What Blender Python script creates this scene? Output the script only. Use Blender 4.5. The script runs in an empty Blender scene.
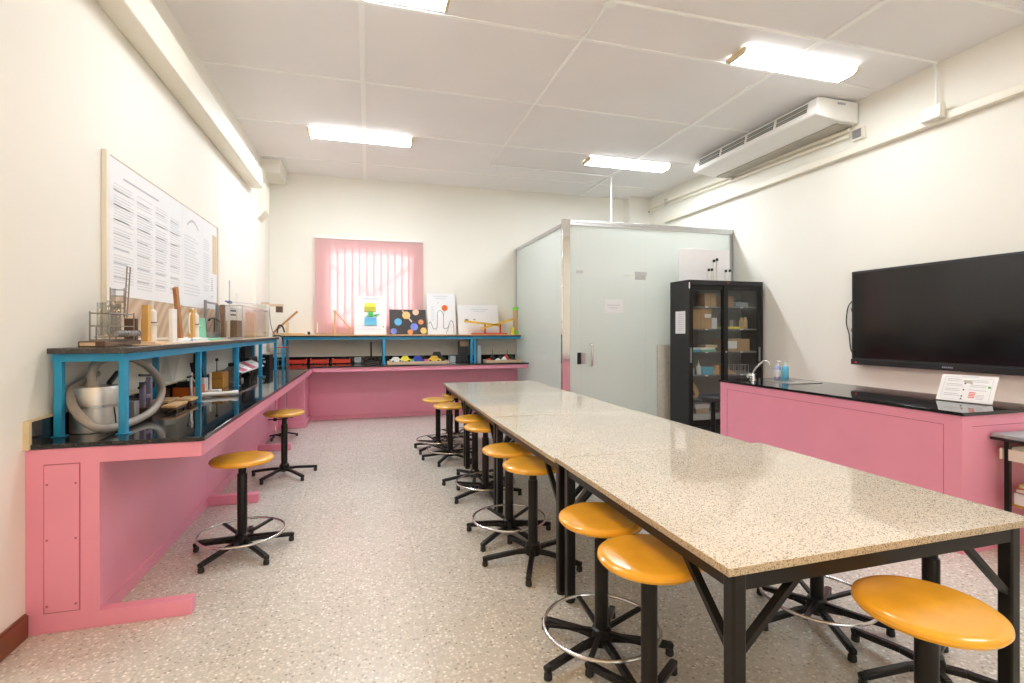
import bpy, bmesh, math, random
from mathutils import Vector, Matrix
random.seed(11)
PI = math.pi
C = bpy.context.scene.collection
R = math.radians

# ------------------------------------------------------------------ materials
MATS = {}
def mat(name, col, rough=0.5, metal=0.0, var=0.04, scale=12.0, spec=0.5, coat=0.0):
    m = bpy.data.materials.new(name); m.use_nodes = True
    nt = m.node_tree; b = nt.nodes['Principled BSDF']
    b.inputs['Roughness'].default_value = rough
    b.inputs['Metallic'].default_value = metal
    b.inputs['Specular IOR Level'].default_value = spec
    b.inputs['Coat Weight'].default_value = coat
    if var > 0:
        tc = nt.nodes.new('ShaderNodeTexCoord'); nz = nt.nodes.new('ShaderNodeTexNoise')
        nz.inputs['Scale'].default_value = scale; nz.inputs['Detail'].default_value = 3
        rp = nt.nodes.new('ShaderNodeValToRGB')
        rp.color_ramp.elements[0].position = 0.3; rp.color_ramp.elements[1].position = 0.7
        rp.color_ramp.elements[0].color = tuple(min(1, c*(1-var)) for c in col) + (1,)
        rp.color_ramp.elements[1].color = tuple(min(1, c*(1+var)) for c in col) + (1,)
        nt.links.new(tc.outputs['Object'], nz.inputs['Vector'])
        nt.links.new(nz.outputs['Fac'], rp.inputs['Fac'])
        nt.links.new(rp.outputs['Color'], b.inputs['Base Color'])
    else:
        b.inputs['Base Color'].default_value = (*col, 1)
    MATS[name] = m
    return m
def emit(name, col, s):
    m = bpy.data.materials.new(name); m.use_nodes = True
    b = m.node_tree.nodes['Principled BSDF']
    b.inputs['Base Color'].default_value = (0.9, 0.9, 0.9, 1)
    b.inputs['Emission Color'].default_value = (*col, 1)
    b.inputs['Emission Strength'].default_value = s
    MATS[name] = m; return m
def clear(name, tint, gloss=0.08, rough=0.02):
    m = bpy.data.materials.new(name); m.use_nodes = True
    nt = m.node_tree; nt.nodes.clear()
    o = nt.nodes.new('ShaderNodeOutputMaterial'); t = nt.nodes.new('ShaderNodeBsdfTransparent')
    g = nt.nodes.new('ShaderNodeBsdfGlossy'); mx = nt.nodes.new('ShaderNodeMixShader')
    fr = nt.nodes.new('ShaderNodeLayerWeight'); fr.inputs['Blend'].default_value = 0.25
    mu = nt.nodes.new('ShaderNodeMath'); mu.operation = 'MULTIPLY_ADD'
    mu.inputs[1].default_value = 0.28; mu.inputs[2].default_value = gloss*0.5
    t.inputs['Color'].default_value = (*tint, 1); g.inputs['Roughness'].default_value = rough
    nt.links.new(fr.outputs['Fresnel'], mu.inputs[0]); nt.links.new(mu.outputs[0], mx.inputs['Fac'])
    nt.links.new(t.outputs[0], mx.inputs[1]); nt.links.new(g.outputs[0], mx.inputs[2])
    nt.links.new(mx.outputs[0], o.inputs['Surface'])
    MATS[name] = m; return m

def ramp_speckle(name, base, stops, scale, rough, tile=None, grout=None, bump=0.0, layer2=None, coat=0.0, var_scale=1.2):
    """stone of random coloured chips: voronoi cells with a colour ramp"""
    m = bpy.data.materials.new(name); m.use_nodes = True
    nt = m.node_tree; b = nt.nodes['Principled BSDF']; L = nt.links
    b.inputs['Roughness'].default_value = rough; b.inputs['Coat Weight'].default_value = coat
    tc = nt.nodes.new('ShaderNodeTexCoord')
    wn = nt.nodes.new('ShaderNodeTexNoise'); wn.inputs['Scale'].default_value = scale*0.9; wn.inputs['Detail'].default_value = 2
    ad = nt.nodes.new('ShaderNodeVectorMath'); ad.operation = 'MULTIPLY_ADD'
    ad.inputs[1].default_value = (0.6/scale,)*3
    L.new(tc.outputs['Object'], wn.inputs['Vector']); L.new(wn.outputs['Color'], ad.inputs[0]); L.new(tc.outputs['Object'], ad.inputs[2])
    vo = nt.nodes.new('ShaderNodeTexVoronoi'); vo.inputs['Scale'].default_value = scale
    L.new(ad.outputs[0], vo.inputs['Vector'])
    sp = nt.nodes.new('ShaderNodeSeparateColor'); L.new(vo.outputs['Color'], sp.inputs[0])
    rp = nt.nodes.new('ShaderNodeValToRGB'); rp.color_ramp.interpolation = 'CONSTANT'
    e = rp.color_ramp.elements
    e[0].position = stops[0][0]; e[0].color = (*stops[0][1], 1)
    e[1].position = stops[1][0]; e[1].color = (*stops[1][1], 1)
    for p, c in stops[2:]:
        x = e.new(p); x.color = (*c, 1)
    L.new(sp.outputs[0], rp.inputs['Fac'])
    out = rp.outputs['Color']
    # chips only as the middle of each cell, cement between
    rr = nt.nodes.new('ShaderNodeMapRange'); rr.inputs['From Min'].default_value = 0.30; rr.inputs['From Max'].default_value = 0.55
    L.new(vo.outputs['Distance'], rr.inputs['Value'])
    mx = nt.nodes.new('ShaderNodeMix'); mx.data_type = 'RGBA'; L.new(rr.outputs[0], mx.inputs['Factor'])
    L.new(out, mx.inputs['A']); mx.inputs['B'].default_value = (*base, 1); out = mx.outputs['Result']
    if layer2:
        v2 = nt.nodes.new('ShaderNodeTexVoronoi'); v2.inputs['Scale'].default_value = layer2[0]
        L.new(ad.outputs[0], v2.inputs['Vector'])
        s2 = nt.nodes.new('ShaderNodeSeparateColor'); L.new(v2.outputs['Color'], s2.inputs[0])
        c2 = nt.nodes.new('ShaderNodeMath'); c2.operation = 'LESS_THAN'; c2.inputs[1].default_value = layer2[1]
        L.new(s2.outputs[1], c2.inputs[0])
        m2 = nt.nodes.new('ShaderNodeMix'); m2.data_type = 'RGBA'; L.new(c2.outputs[0], m2.inputs['Factor'])
        L.new(out, m2.inputs['A']); m2.inputs['B'].default_value = (*layer2[2], 1); out = m2.outputs['Result']
    # slow wear variation
    n2 = nt.nodes.new('ShaderNodeTexNoise'); n2.inputs['Scale'].default_value = var_scale; n2.inputs['Detail'].default_value = 4
    L.new(tc.outputs['Object'], n2.inputs['Vector'])
    mr = nt.nodes.new('ShaderNodeMapRange'); mr.inputs['From Min'].default_value = .3; mr.inputs['From Max'].default_value = .7
    mr.inputs['To Min'].default_value = 0.94; mr.inputs['To Max'].default_value = 1.05; L.new(n2.outputs['Fac'], mr.inputs['Value'])
    hs = nt.nodes.new('ShaderNodeVectorMath'); hs.operation = 'SCALE'
    L.new(out, hs.inputs[0]); L.new(mr.outputs[0], hs.inputs['Scale']); out = hs.outputs[0]
    if tile:
        bk = nt.nodes.new('ShaderNodeTexBrick'); bk.offset = 0.0
        bk.inputs['Scale'].default_value = 1.0; bk.inputs['Brick Width'].default_value = tile; bk.inputs['Row Height'].default_value = tile
        bk.inputs['Mortar Size'].default_value = 0.0035; bk.inputs['Mortar Smooth'].default_value = 0.4
        L.new(tc.outputs['Object'], bk.inputs['Vector'])
        m3 = nt.nodes.new('ShaderNodeMix'); m3.data_type = 'RGBA'
        sc = nt.nodes.new('ShaderNodeMath'); sc.operation = 'MULTIPLY'; sc.inputs[1].default_value = 0.35
        L.new(bk.outputs['Fac'], sc.inputs[0]); L.new(sc.outputs[0], m3.inputs['Factor'])
        L.new(out, m3.inputs['A']); m3.inputs['B'].default_value = (*grout, 1); out = m3.outputs['Result']
    L.new(out, b.inputs['Base Color'])
    MATS[name] = m; return m

mat('wall_paint', (0.86, 0.84, 0.77), 0.6, var=0.012, scale=1.5, spec=0.3)
mat('ceiling_paint', (0.87, 0.855, 0.86), 0.7, var=0.015, scale=1.2, spec=0.2)
mat('batten_paint', (0.93, 0.93, 0.92), 0.5, var=0.01)
mat('trunk_paint', (0.85, 0.81, 0.70), 0.45, var=0.015)
mat('cream_plastic', (0.83, 0.80, 0.72), 0.35, var=0.01)
mat('beige_plastic', (0.72, 0.60, 0.38), 0.4, var=0.02)
mat('white_plastic', (0.86, 0.86, 0.84), 0.35, var=0.01)
mat('white_paper', (0.84, 0.845, 0.87), 0.7, var=0.012, scale=3)
mat('tan_paper', (0.72, 0.55, 0.36), 0.7, var=0.03)
mat('ink', (0.50, 0.51, 0.55), 0.8, var=0.05, scale=40)
mat('pale_ink', (0.665, 0.675, 0.715), 0.8, var=0.05, scale=40)
mat('black_ink', (0.03, 0.03, 0.035), 0.7, var=0.05)
mat('red_ink', (0.75, 0.22, 0.20), 0.7, var=0.05)
mat('pink_paint', (0.82, 0.315, 0.44), 0.42, var=0.03, scale=2.5)
mat('pink_groove', (0.46, 0.13, 0.18), 0.6, var=0.03)
mat('blue_paint', (0.018, 0.32, 0.60), 0.35, var=0.06, scale=8)
mat('navy_paint', (0.03, 0.09, 0.26), 0.35, var=0.05)
mat('brown_paint', (0.20, 0.055, 0.02), 0.35, var=0.06)
mat('black_steel', (0.012, 0.011, 0.0105), 0.32, var=0.1, spec=0.28)
mat('black_plastic', (0.014, 0.014, 0.015), 0.38, var=0.08)
mat('dark_rubber', (0.02, 0.02, 0.02), 0.7, var=0.08)
mat('charcoal_paint', (0.020, 0.020, 0.022), 0.42, var=0.06, spec=0.35)
mat('grey_inside', (0.22, 0.22, 0.225), 0.5, var=0.05)
mat('screen', (0.006, 0.005, 0.005), 0.12, var=0.0)
mat('chrome', (0.78, 0.78, 0.78), 0.08, 1.0, var=0.02)
mat('ring_steel', (0.62, 0.61, 0.60), 0.25, 0.9, var=0.03)
mat('steel', (0.60, 0.60, 0.61), 0.28, 1.0, var=0.05, scale=20)
mat('brushed_aluminium', (0.66, 0.64, 0.61), 0.42, 0.85, var=0.04, scale=30)
mat('grey_hose', (0.33, 0.30, 0.27), 0.45, var=0.06)
mat('grey_metal', (0.30, 0.30, 0.31), 0.4, 0.5, var=0.08)
mat('grey_plastic', (0.38, 0.42, 0.46), 0.5, var=0.04)
mat('orange_seat', (0.82, 0.41, 0.03), 0.20, var=0.10, scale=7, coat=0.25)
mat('pale_seat', (0.74, 0.41, 0.07), 0.24, var=0.12, scale=7, coat=0.2)
mat('black_vinyl', (0.02, 0.02, 0.024), 0.35, var=0.1)
mat('light_wood', (0.68, 0.44, 0.22), 0.5, var=0.10, scale=18)
mat('pale_wood', (0.72, 0.55, 0.38), 0.55, var=0.07, scale=18)
mat('mid_wood', (0.45, 0.20, 0.07), 0.5, var=0.15, scale=18)
mat('dark_wood', (0.12, 0.070, 0.042), 0.5, var=0.15, scale=18)
mat('brown_wood', (0.22, 0.14, 0.085), 0.55, var=0.12, scale=18)
mat('grey_wood', (0.74, 0.72, 0.64), 0.6, var=0.08, scale=18)
mat('honey_wood', (0.68, 0.42, 0.13), 0.45, var=0.06, scale=16)
mat('ochre_wood', (0.55, 0.26, 0.04), 0.4, var=0.1, scale=14)
mat('yellow_paint', (0.80, 0.52, 0.06), 0.4, var=0.05)
mat('lemon_paint', (0.82, 0.74, 0.06), 0.5, var=0.04)
mat('olive_paint', (0.55, 0.52, 0.03), 0.5, var=0.04)
mat('green_paint', (0.05, 0.50, 0.10), 0.45, var=0.05)
mat('lime_plastic', (0.22, 0.72, 0.08), 0.35, var=0.05)
mat('mint_plastic', (0.22, 0.62, 0.42), 0.4, var=0.05)
mat('sky_card', (0.12, 0.50, 0.72), 0.5, var=0.04)
mat('red_paint', (0.62, 0.045, 0.022), 0.35, var=0.05)
mat('orange_plastic', (0.75, 0.15, 0.02), 0.35, var=0.05)
mat('blue_toy', (0.03, 0.06, 0.45), 0.3, var=0.04)
mat('pink_toy', (0.75, 0.08, 0.30), 0.35, var=0.04)
mat('cyan_toy', (0.10, 0.50, 0.55), 0.35, var=0.04)
mat('purple_metal', (0.36, 0.30, 0.45), 0.4, 0.3, var=0.05)
mat('dark_card', (0.045, 0.040, 0.040), 0.55, var=0.08)
mat('planet_yellow', (0.80, 0.55, 0.16), 0.5, var=0.12, scale=60)
mat('planet_orange', (0.80, 0.32, 0.10), 0.5, var=0.15, scale=60)
mat('planet_blue', (0.12, 0.45, 0.75), 0.5, var=0.12, scale=60)
mat('planet_violet', (0.20, 0.25, 0.70), 0.5, var=0.2, scale=60)
mat('planet_peach', (0.80, 0.52, 0.38), 0.5, var=0.12, scale=60)
mat('cardboard', (0.52, 0.32, 0.17), 0.7, var=0.06)
mat('cork_tube', (0.60, 0.42, 0.24), 0.6, var=0.12, scale=60)
mat('cyan_soap', (0.12, 0.52, 0.78), 0.2, var=0.03)
mat('violet_soap', (0.42, 0.48, 0.78), 0.2, var=0.03)
mat('pink_card', (0.68, 0.16, 0.25), 0.5, var=0.05)
mat('cushion_tan', (0.62, 0.50, 0.36), 0.7, var=0.05)
mat('ac_white', (0.86, 0.85, 0.82), 0.4, var=0.01)
mat('ac_dark', (0.05, 0.05, 0.05), 0.6, var=0.05)
mat('ac_filter', (0.46, 0.43, 0.38), 0.7, var=0.05, scale=60)
mat('whiteboard', (0.90, 0.90, 0.92), 0.3, var=0.01)
mat('wire', (0.26, 0.23, 0.20), 0.4, 0.3, var=0.05)
emit('lamp_cool', (0.91, 0.96, 1.0), 34.0)
emit('lamp_far', (0.89, 0.95, 1.0), 64.0)
emit('lamp_side', (0.96, 0.98, 1.0), 4.0)
emit('fill_lamp_warm', (1.0, 0.59, 0.26), 66.0)  # orange glow of the added out-of-view ceiling light
clear('clear_glass', (0.95, 0.96, 0.96))
clear('cabinet_glass', (0.90, 0.92, 0.91), 0.06)
clear('tank_glass', (0.985, 0.985, 0.985), 0.02)
clear('tube_glass', (0.82, 0.82, 0.80), 0.25)
clear('window_glass', (0.97, 0.98, 0.98), 0.04)

ramp_speckle('terrazzo', (0.59, 0.575, 0.52),
    [(0.0, (0.36, 0.335, 0.295)), (0.12, (0.74, 0.725, 0.67)), (0.32, (0.53, 0.515, 0.46)), (0.50, (0.64, 0.625, 0.575)), (0.70, (0.88, 0.87, 0.83)), (0.88, (0.54, 0.525, 0.47))],
    66, 0.24, tile=0.40, grout=(0.40, 0.36, 0.32), layer2=(120, 0.08, (0.72, 0.67, 0.60)))
ramp_speckle('granite', (0.72, 0.665, 0.57),
    [(0.0, (0.22, 0.17, 0.13)), (0.12, (0.70, 0.64, 0.54)), (0.38, (0.80, 0.75, 0.67)), (0.60, (0.50, 0.42, 0.31)), (0.78, (0.88, 0.84, 0.77))],
    215, 0.045, layer2=(300, 0.08, (0.16, 0.13, 0.10)), var_scale=2.0)
ramp_speckle('granite_edge', (0.50, 0.41, 0.28),
    [(0.0, (0.14, 0.10, 0.07)), (0.16, (0.52, 0.43, 0.29)), (0.40, (0.62, 0.53, 0.38)), (0.62, (0.36, 0.28, 0.17)), (0.80, (0.70, 0.62, 0.48))],
    215, 0.5, layer2=(300, 0.08, (0.14, 0.11, 0.08)), var_scale=2.0)
ramp_speckle('black_granite', (0.016, 0.016, 0.017),
    [(0.0, (0.012, 0.012, 0.013)), (0.6, (0.022, 0.022, 0.023)), (0.93, (0.07, 0.065, 0.06))],
    120, 0.045, var_scale=2.0)
ramp_speckle('brown_granite', (0.055, 0.048, 0.042),
    [(0.0, (0.03, 0.027, 0.025)), (0.5, (0.075, 0.065, 0.058)), (0.86, (0.16, 0.14, 0.125))],
    130, 0.25, var_scale=2.0)

def wavy_board():
    m = bpy.data.materials.new('wavy_board'); m.use_nodes = True
    nt = m.node_tree; b = nt.nodes['Principled BSDF']; L = nt.links
    tc = nt.nodes.new('ShaderNodeTexCoord'); mp = nt.nodes.new('ShaderNodeMapping')
    mp.inputs['Rotation'].default_value = (R(55), 0, 0)
    w = nt.nodes.new('ShaderNodeTexWave'); w.bands_direction = 'Y'
    w.inputs['Scale'].default_value = 3.2; w.inputs['Distortion'].default_value = 6; w.inputs['Detail'].default_value = 1; w.inputs['Detail Scale'].default_value = 0.6
    rp = nt.nodes.new('ShaderNodeValToRGB')
    rp.color_ramp.elements[0].color = (0.50, 0.36, 0.25, 1); rp.color_ramp.elements[1].color = (0.66, 0.52, 0.39, 1)
    L.new(tc.outputs['Object'], mp.inputs['Vector']); L.new(mp.outputs[0], w.inputs['Vector']); L.new(w.outputs['Fac'], rp.inputs['Fac'])
    L.new(rp.outputs['Color'], b.inputs['Base Color']); b.inputs['Roughness'].default_value = 0.5
    MATS['wavy_board'] = m
wavy_board()

def frosted():
    m = bpy.data.materials.new('frosted_glass'); m.use_nodes = True
    nt = m.node_tree; nt.nodes.clear(); L = nt.links
    o = nt.nodes.new('ShaderNodeOutputMaterial')
    tl = nt.nodes.new('ShaderNodeBsdfTranslucent'); tl.inputs['Color'].default_value = (0.88, 0.95, 0.91, 1)
    df = nt.nodes.new('ShaderNodeBsdfDiffuse'); df.inputs['Color'].default_value = (0.87, 0.925, 0.88, 1)
    rf = nt.nodes.new('ShaderNodeBsdfRefraction'); rf.inputs['Color'].default_value = (0.93, 0.96, 0.94, 1)
    rf.inputs['Roughness'].default_value = 0.42; rf.inputs['IOR'].default_value = 1.12
    gl = nt.nodes.new('ShaderNodeBsdfGlossy'); gl.inputs['Roughness'].default_value = 0.10
    lw = nt.nodes.new('ShaderNodeFresnel'); lw.inputs['IOR'].default_value = 1.45
    tc = nt.nodes.new('ShaderNodeTexCoord'); nz = nt.nodes.new('ShaderNodeTexNoise'); nz.inputs['Scale'].default_value = 2.0
    mr = nt.nodes.new('ShaderNodeMapRange'); mr.inputs['To Min'].default_value = 0.24; mr.inputs['To Max'].default_value = 0.30
    L.new(tc.outputs['Object'], nz.inputs['Vector']); L.new(nz.outputs['Fac'], mr.inputs['Value'])
    a = nt.nodes.new('ShaderNodeMixShader'); a.inputs['Fac'].default_value = 0.58
    L.new(tl.outputs[0], a.inputs[1]); L.new(df.outputs[0], a.inputs[2])
    tr = nt.nodes.new('ShaderNodeBsdfTransparent'); k = nt.nodes.new('ShaderNodeMixShader'); k.inputs['Fac'].default_value = 0.40
    L.new(rf.outputs[0], k.inputs[1]); L.new(tr.outputs[0], k.inputs[2])
    b = nt.nodes.new('ShaderNodeMixShader'); L.new(mr.outputs[0], b.inputs['Fac'])
    L.new(a.outputs[0], b.inputs[1]); L.new(k.outputs[0], b.inputs[2])
    c = nt.nodes.new('ShaderNodeMixShader'); L.new(lw.outputs[0], c.inputs['Fac'])
    L.new(b.outputs[0], c.inputs[1]); L.new(gl.outputs[0], c.inputs[2])
    L.new(c.outputs[0], o.inputs['Surface']); MATS['frosted_glass'] = m
frosted()

def blind():
    m = bpy.data.materials.new('blind_fabric'); m.use_nodes = True
    nt = m.node_tree; nt.nodes.clear(); L = nt.links
    o = nt.nodes.new('ShaderNodeOutputMaterial')
    tl = nt.nodes.new('ShaderNodeBsdfTranslucent'); tl.inputs['Color'].default_value = (0.93, 0.73, 0.73, 1)
    df = nt.nodes.new('ShaderNodeBsdfDiffuse'); df.inputs['Color'].default_value = (0.86, 0.64, 0.645, 1)
    tc = nt.nodes.new('ShaderNodeTexCoord'); nz = nt.nodes.new('ShaderNodeTexNoise'); nz.inputs['Scale'].default_value = 60
    mr = nt.nodes.new('ShaderNodeMapRange'); mr.inputs['To Min'].default_value = 0.40; mr.inputs['To Max'].default_value = 0.60
    L.new(tc.outputs['Object'], nz.inputs['Vector']); L.new(nz.outputs['Fac'], mr.inputs['Value'])
    a = nt.nodes.new('ShaderNodeMixShader'); L.new(mr.outputs[0], a.inputs['Fac'])
    L.new(tl.outputs[0], a.inputs[1]); L.new(df.outputs[0], a.inputs[2])
    L.new(a.outputs[0], o.inputs['Surface']); MATS['blind_fabric'] = m
blind()

# ------------------------------------------------------------------ mesh building
class MB:
    """collects shapes; build() links them as ONE mesh object"""
    def __init__(s): s.v = []; s.f = []; s.m = []; s.names = []; s.cur = 0
    def use(s, name):
        if name not in s.names: s.names.append(name)
        s.cur = s.names.index(name); return s
    def add(s, vs, fs):
        n = len(s.v); s.v += [Vector(v) for v in vs]
        for f in fs: s.f.append([n+i for i in f]); s.m.append(s.cur)
        return s
    def box(s, x0, x1, y0, y1, z0, z1):
        x0, x1 = min(x0, x1), max(x0, x1); y0, y1 = min(y0, y1), max(y0, y1); z0, z1 = min(z0, z1), max(z0, z1)
        return s.add([(x0,y0,z0),(x1,y0,z0),(x1,y1,z0),(x0,y1,z0),(x0,y0,z1),(x1,y0,z1),(x1,y1,z1),(x0,y1,z1)],
                     [(3,2,1,0),(4,5,6,7),(0,1,5,4),(1,2,6,5),(2,3,7,6),(3,0,4,7)])
    def obox(s, c, ax, ay, az, hx, hy, hz):
        c = Vector(c); ax, ay, az = [Vector(a).normalized() for a in (ax, ay, az)]
        vs = [c+ax*hx*i+ay*hy*j+az*hz*k for k in (-1,1) for (i,j) in ((-1,-1),(1,-1),(1,1),(-1,1))]
        return s.add(vs, [(3,2,1,0),(4,5,6,7),(0,1,5,4),(1,2,6,5),(2,3,7,6),(3,0,4,7)])
    def bar(s, p0, p1, w, h, up=(0,0,1)):
        p0, p1 = Vector(p0), Vector(p1); d = (p1-p0).normalized(); u = Vector(up)
        if abs(d.dot(u)) > 0.98: u = Vector((0,1,0))
        x = d.cross(u).normalized(); u = x.cross(d).normalized()
        return s.obox((p0+p1)/2, d, x, u, (p1-p0).length/2, w/2, h/2)
    def cyl(s, p0, p1, r0, r1=None, n=16, cap=True):
        r1 = r0 if r1 is None else r1
        p0, p1 = Vector(p0), Vector(p1); d = (p1-p0).normalized()
        u = Vector((0,0,1)) if abs(d.z) < .9 else Vector((1,0,0))
        x = d.cross(u).normalized(); y = d.cross(x)
        vs = []
        for p, r in ((p0, r0), (p1, r1)):
            for k in range(n): a = 2*PI*k/n; vs.append(p+x*math.cos(a)*r+y*math.sin(a)*r)
        fs = [(k, (k+1) % n, n+(k+1) % n, n+k) for k in range(n)]
        if cap: fs += [tuple(range(n-1, -1, -1)), tuple(range(n, 2*n))]
        return s.add(vs, fs)
    def lathe(s, c, prof, n=28):
        c = Vector(c); vs = []; fs = []
        for r, z in prof:
            for k in range(n): a = 2*PI*k/n; vs.append(c+Vector((math.cos(a)*r, math.sin(a)*r, z)))
        for i in range(len(prof)-1):
            for k in range(n): fs.append((i*n+k, i*n+(k+1) % n, (i+1)*n+(k+1) % n, (i+1)*n+k))
        fs.append(tuple(range(n-1, -1, -1))); j = (len(prof)-1)*n; fs.append(tuple(range(j, j+n)))
        return s.add(vs, fs)
    def tube(s, pts, r, n=8, closed=False, smooth=0):
        pts = [Vector(p) for p in pts]
        if smooth:
            q = []; N = len(pts); rng = range(N if closed else N-1)
            for i in rng:
                a = pts[(i-1) % N] if (closed or i > 0) else pts[i]; b = pts[i]; c = pts[(i+1) % N]
                d = pts[(i+2) % N] if (closed or i+2 < N) else c
                for t in range(smooth):
                    t /= smooth
                    q.append(0.5*((2*b)+(c-a)*t+(2*a-5*b+4*c-d)*t*t+(3*b-a-3*c+d)*t*t*t))
            if not closed: q.append(pts[-1])
            pts = q
        N = len(pts); vs = []; fs = []; prev = None
        for i, p in enumerate(pts):
            a = pts[(i-1) % N] if (closed or i > 0) else p; b = pts[(i+1) % N] if (closed or i < N-1) else p
            d = (b-a).normalized()
            if prev is None:
                u = Vector((0,0,1)) if abs(d.z) < .9 else Vector((1,0,0)); x = d.cross(u).normalized()
            else: x = (prev-d*prev.dot(d)).normalized()
            prev = x; y = d.cross(x)
            for k in range(n): t = 2*PI*k/n; vs.append(p+x*math.cos(t)*r+y*math.sin(t)*r)
        for i in range(N if closed else N-1):
            j = (i+1) % N
            for k in range(n): fs.append((i*n+k, i*n+(k+1) % n, j*n+(k+1) % n, j*n+k))
        if not closed: fs += [tuple(range(n-1, -1, -1)), tuple(range((N-1)*n, N*n))]
        return s.add(vs, fs)
    def prism(s, poly, o, ux, uy, d):
        """polygon in the plane (ux, uy) at o, extruded by the vector d"""
        o, ux, uy, d = Vector(o), Vector(ux), Vector(uy), Vector(d)
        a = [o+ux*x+uy*y for x, y in poly]; n = len(a)
        return s.add(a+[p+d for p in a], [tuple(range(n-1, -1, -1)), tuple(range(n, 2*n))] + [(k, (k+1) % n, n+(k+1) % n, n+k) for k in range(n)])
    def xz(s, poly, y0, y1): return s.prism([(x, z) for x, z in poly], (0, y0, 0), (1,0,0), (0,0,1), (0, y1-y0, 0))
    def yz(s, poly, x0, x1): return s.prism([(y, z) for y, z in poly], (x0, 0, 0), (0,1,0), (0,0,1), (x1-x0, 0, 0))
    def build(s, name, material, parent=None, origin=None, bevel=0.0, local=False, flat=False):
        me = bpy.data.meshes.new(name)
        names = s.names
        if origin is None:
            if parent is None:
                xs = [v.x for v in s.v]; ys = [v.y for v in s.v]; zs = [v.z for v in s.v]
                origin = Vector(((min(xs)+max(xs))/2, (min(ys)+max(ys))/2, min(zs)))
            else:
                origin = Vector((0,0,0)) if local else Vector(parent.get('_o', (0,0,0)))
        origin = Vector(origin)
        me.from_pydata([tuple(v-origin) for v in s.v], [], s.f)
        if not names: me.materials.append(MATS[material])
        else:
            for n in names: me.materials.append(MATS[material if n == '' else n])
            me.polygons.foreach_set('material_index', s.m)
        bm = bmesh.new(); bm.from_mesh(me); bmesh.ops.recalc_face_normals(bm, faces=bm.faces); bm.to_mesh(me); bm.free()
        if not flat:
            me.polygons.foreach_set('use_smooth', [True]*len(me.polygons)); me.set_sharp_from_angle(angle=R(35))
        me.update()
        o = bpy.data.objects.new(name, me); C.objects.link(o)
        if parent is None: o.location = origin
        else:
            o.parent = parent; ORG[o.name] = origin
        if bevel:
            b = o.modifiers.new('Bevel', 'BEVEL'); b.width = bevel; b.segments = 2; b.limit_method = 'ANGLE'; b.angle_limit = R(40)
        if parent is not None: o['_o'] = tuple(origin)
        return o
ORG = {}
def tag(o, label=None, cat=None, group=None, kind=None):
    if label: o['label'] = label
    if cat: o['category'] = cat
    if group: o['group'] = group
    if kind: o['kind'] = kind
    return o
def thing(name, label, cat, loc, rz=0.0, group=None):
    o = bpy.data.objects.new(name, None); C.objects.link(o); o.empty_display_size = 0.1
    o.location = loc; o.rotation_euler = (0, 0, rz); o['_o'] = tuple(loc) if rz == 0 else (0, 0, 0)
    return tag(o, label, cat, group)
def copy_tree(o, parent=None):
    c = o.copy(); C.objects.link(c)
    if parent is not None: c.parent = parent
    for ch in list(o.children): copy_tree(ch, c)
    return c
def struct(name, mb, m, bevel=0, parent=None, label=None, cat=None):
    o = mb.build(name, m, parent, bevel=bevel)
    if parent is None: tag(o, label, cat, kind='structure')
    return o
def single(name, mb, m, label, cat, group=None, bevel=0):
    return tag(mb.build(name, m, bevel=bevel), label, cat, group)

# ------------------------------------------------------------------ room shell
XL, XR, YB, YF, ZC = -1.53, 5.28, 8.93, -2.4, 4.0
T = 0.15
struct('floor', MB().box(XL-T, XR+T, YF-T, YB+T, -0.12, 0), 'terrazzo', label='beige terrazzo floor with pale stone chips', cat='floor')
struct('ceiling', MB().box(XL-T, XR+T, YF-T, YB+T, ZC, ZC+0.1), 'ceiling_paint', label='pale grey panel ceiling with white battens', cat='ceiling')
struct('wall_left', MB().box(XL-T, XL, YF, YB, 0, ZC), 'wall_paint', label='cream wall on the side of the wall bench', cat='wall')
struct('wall_right', MB().box(XR, XR+T, YF, YB, 0, ZC), 'wall_paint', label='cream wall carrying the television', cat='wall')
FX0, FX1, FZ0, FZ1 = 0.6, 3.4, 1.2, 2.4
struct('wall_front', MB().box(XL-T, FX0, YF-T, YF, 0, ZC).box(FX1, XR+T, YF-T, YF, 0, ZC).box(FX0, FX1, YF-T, YF, 0, FZ0).box(FX0, FX1, YF-T, YF, FZ1, ZC), 'wall_paint', label='cream wall behind the viewer', cat='wall')
WX0, WX1, WZ0, WZ1 = -0.68, 0.76, 1.50, 2.82
w = MB().box(XL-T, WX0, YB, YB+T, 0, ZC).box(WX1, XR+T, YB, YB+T, 0, ZC).box(WX0, WX1, YB, YB+T, 0, WZ0).box(WX0, WX1, YB, YB+T, WZ1, ZC)
struct('wall_back', w, 'wall_paint', label='cream far wall with the pink blind', cat='wall')
# ceiling battens
for k, x in enumerate((-0.05, 3.88)):
    struct('trim_%d' % (k+1), MB().box(x-0.024, x+0.024, YF, YB, ZC-0.014, ZC), 'batten_paint', label='white ceiling batten running the length of the room', cat='ceiling batten').__setitem__('group', 'ceiling battens')
for k, y in enumerate((-1.2, 0.13, 1.46, 2.79, 4.12, 5.45, 6.78, 8.11)):
    struct('trim_%d' % (k+3), MB().box(XL, XR, y-0.014, y+0.014, ZC-0.010, ZC), 'batten_paint', label='thin white ceiling batten running across the room', cat='ceiling batten').__setitem__('group', 'ceiling cross battens')
struct('trim_11', MB().box(4.83, XR, 8.70, YB, 0, ZC), 'wall_paint', label='cream corner column behind the glass room', cat='column')
struct('trim_12', MB().box(XL, XL+0.05, 7.66, 8.32, 0.99, ZC-0.2), 'wall_paint', label='shallow cream pilaster at the end of the left wall', cat='pilaster')
struct('trim_13', MB().box(XL, XL+0.26, 8.28, YB, 3.80, ZC), 'wall_paint', label='cream beam stub in the far left ceiling corner', cat='beam')
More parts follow.
